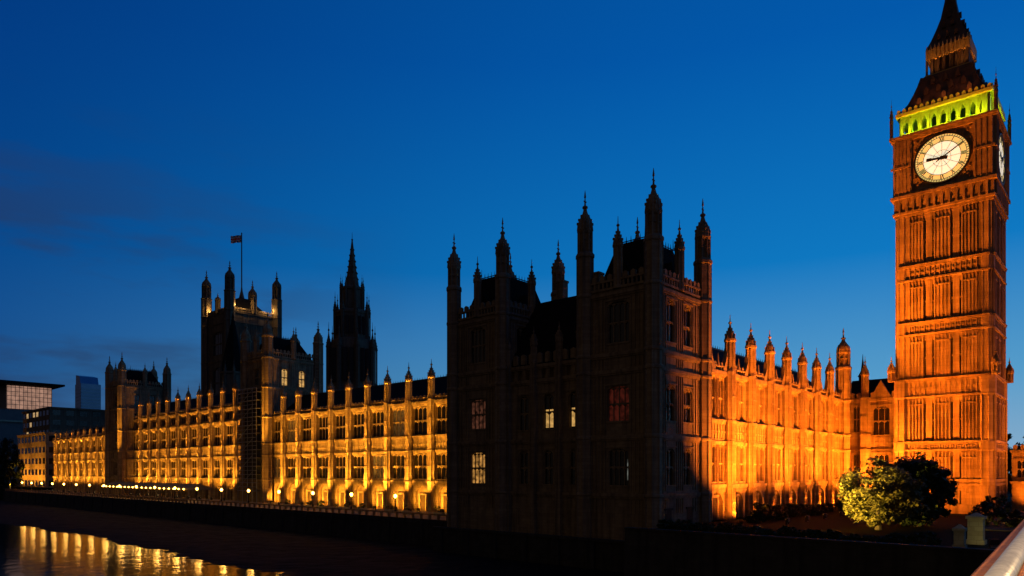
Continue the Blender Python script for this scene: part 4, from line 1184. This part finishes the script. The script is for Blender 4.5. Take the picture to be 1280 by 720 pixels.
for k in range(8):
    u = 87.6 + 6.75 * k
    spot((u + 3.4, 39.2, -5.6), (u + 3.4, 42, -3.6), 900 * K_NORTH * wts[(k + 3) % 8], (1, .25, .015), 112)
    floodlight((u - 1.2, 32.4, -6.4), (u + .6, 41.2, 5.5), 19500 * K_NORTH * wts[k], (1, .23, .012), 78, LENSO, l2, g2, 0)
spot((88.0, 37.6, -6.0), (89.5, 42, -1.0), 1500 * K_NORTH, (1, .24, .012), 105)
floodlight((134.6, 36.5, -6.4), (139.4, 36, 4), 4200 * K_NORTH, SODIUM, 120, LENSO, l2, g2, -pi / 2)
g3 = 'floodlights on the clock tower lawn'; l3 = 'small black floodlight on the lawn aimed up at the clock tower'
for (u, v, tz, w, sz) in ((115, 38, 18.0, 95000, 24), (108, 24, 18, 16000, 30), (116, 37.5, 8, 23000, 70), (106, 38, 34, 66000, 34), (102, 38, 47, 60000, 22), (119, 33, 2, 5000, 100), (116, 18, 1, 2500, 100)):
    floodlight((u, v, -6.4), (126.0, 23.3 + (v - 23.3) * .3, tz), w * K_CLOCK, SODIUM, sz, LENSO, l3, g3, -pi / 2)
floodlight((131, 1.0, -6.28), (132, 16.9, 20), 9000 * K_CLOCK, SODIUM, 110, LENSO, l3, g3, -.6)
floodlight((137.5, 12.5, -6.4), (141, 12.5, -1), 1400 * K_CLOCK, SODIUM, 120, LENSO, l3, g3, -pi / 2)
floodlight((73.0, 30.5, -6.4), (85.0, 22.2, -2.2), 130000, (1, .60, .08), 42, LENS, 'small bright ground lamp shining into the yellow lit tree', None, -2.2)
floodlight((71.2, 9.4, -6.4), (74.1, 11.1, -5), 28, (1, .85, .35), 90, LENS, 'tiny ground lamp at the foot of the pale gate pier', None, -1)
# belfry and gallery lamps
for i in range(5):
    v = CV + 1.6 + 2.4 * i
    spot((CU - .9, v, 53.9), (CU + .7, v, 56.2), 560, (.5, 1.0, .02), 140)
for i in range(4): spot((CU + 1.6 + 3.0 * i, CV - .9, 53.75), (CU + 1.6 + 3.0 * i, CV + .7, 56.2), 480, (.38, 1, .02), 140)
for i in range(4): point((CU + 1.75, CV + 2.4 + 2.7 * i, 54.9), 34, (.08, 1, .05), .1)
for v in (CV + 3, CV + 6.4, CV + 9.8): spot((CU - .05, v, 58.4), (CU + 2.9, CV + 6.4 + (v - CV - 6.4) * .6, 63), 110, (1, .3, .06), 120)
for (du, dv) in ((-3.6, -1.8), (-3.6, 1.8), (0, -3.6)):
    spot((CU + 6.4 + du * 1.22, CV + 6.4 + dv * 1.22, 63.9), (CU + 6.4 + du * .8, CV + 6.4 + dv * .8, 68), 210, (1, .42, .09), 130)

# ------------------------------------------------------------------ the bridge under the camera
def bridge():
    d = (.998, .063); nrm = (-.063, .998)
    T = lambda x, y, z: (d[0] * x + nrm[0] * y, d[1] * x + nrm[1] * y, z)
    m = MB(T); m.box(-60, 92, -26, .42, -3.2, -1.6); structure(m, 'bridge_deck', ASPH)
    m = MB(T); m.box(-60, 92, -3.6, .12, -1.6, -1.47); structure(m, 'bridge_pavement', PAVE)
    p = thing('bridge_parapet', 'painted bridge parapet with a worn steel handrail at the lower right corner', 'parapet', (0, .3, -1.6))
    m = MB(T)
    m.yprism([(.12, -.62), (.12, -.5), (.16, -.455), (.33, -.455), (.37, -.5), (.37, -.62)], -20, 62); m.obj('coping', RAILP, p)
    m = MB(T); m.tube((-20, .222, -.44), (62, .222, -.44), .05, 16); o = m.obj('handrail', RAILM, p, smooth=True)
    m = MB(T); m.box(-20, 62, .17, .31, -1.6, -.62)
    for i in range(82): m.box(-20 + i, -19.86 + i, .14, .34, -1.47, -.62)
    m.box(-20, 62, .13, .36, -1.47, -1.3); m.obj('panel', RAILI, p)
    for (x, y, zb, lab, w_) in ((5.5, -3.0, -1.47, 'cast iron lamp standard with a warm globe on the bridge pavement', 650), (-3.2, .05, -.46, 'cast iron lamp standard with a warm globe on top of the bridge parapet', 3200)):
        lamp = thing('bridge_lamp', lab, 'street lamp', (x, y, zb))
        m = MB(); m.lathe([(.13, zb), (.12, zb + .4), (.1, zb + .6), (.07, 1.6), (.12, 1.7), (.06, 1.8)], 8, x, y); m.obj('post', IRON, lamp)
        m = MB(); m.lathe([(.08, 1.8), (.24, 1.95), (.28, 2.15), (.2, 2.4), (.05, 2.5)], 10, x, y); m.obj('globe', LAMP, lamp, smooth=True)
        point((x - .1, y + .45, 2.15) if zb < -1 else (x + .5, y, 2.2), w_, (1, .70, .36), .2)
bridge()
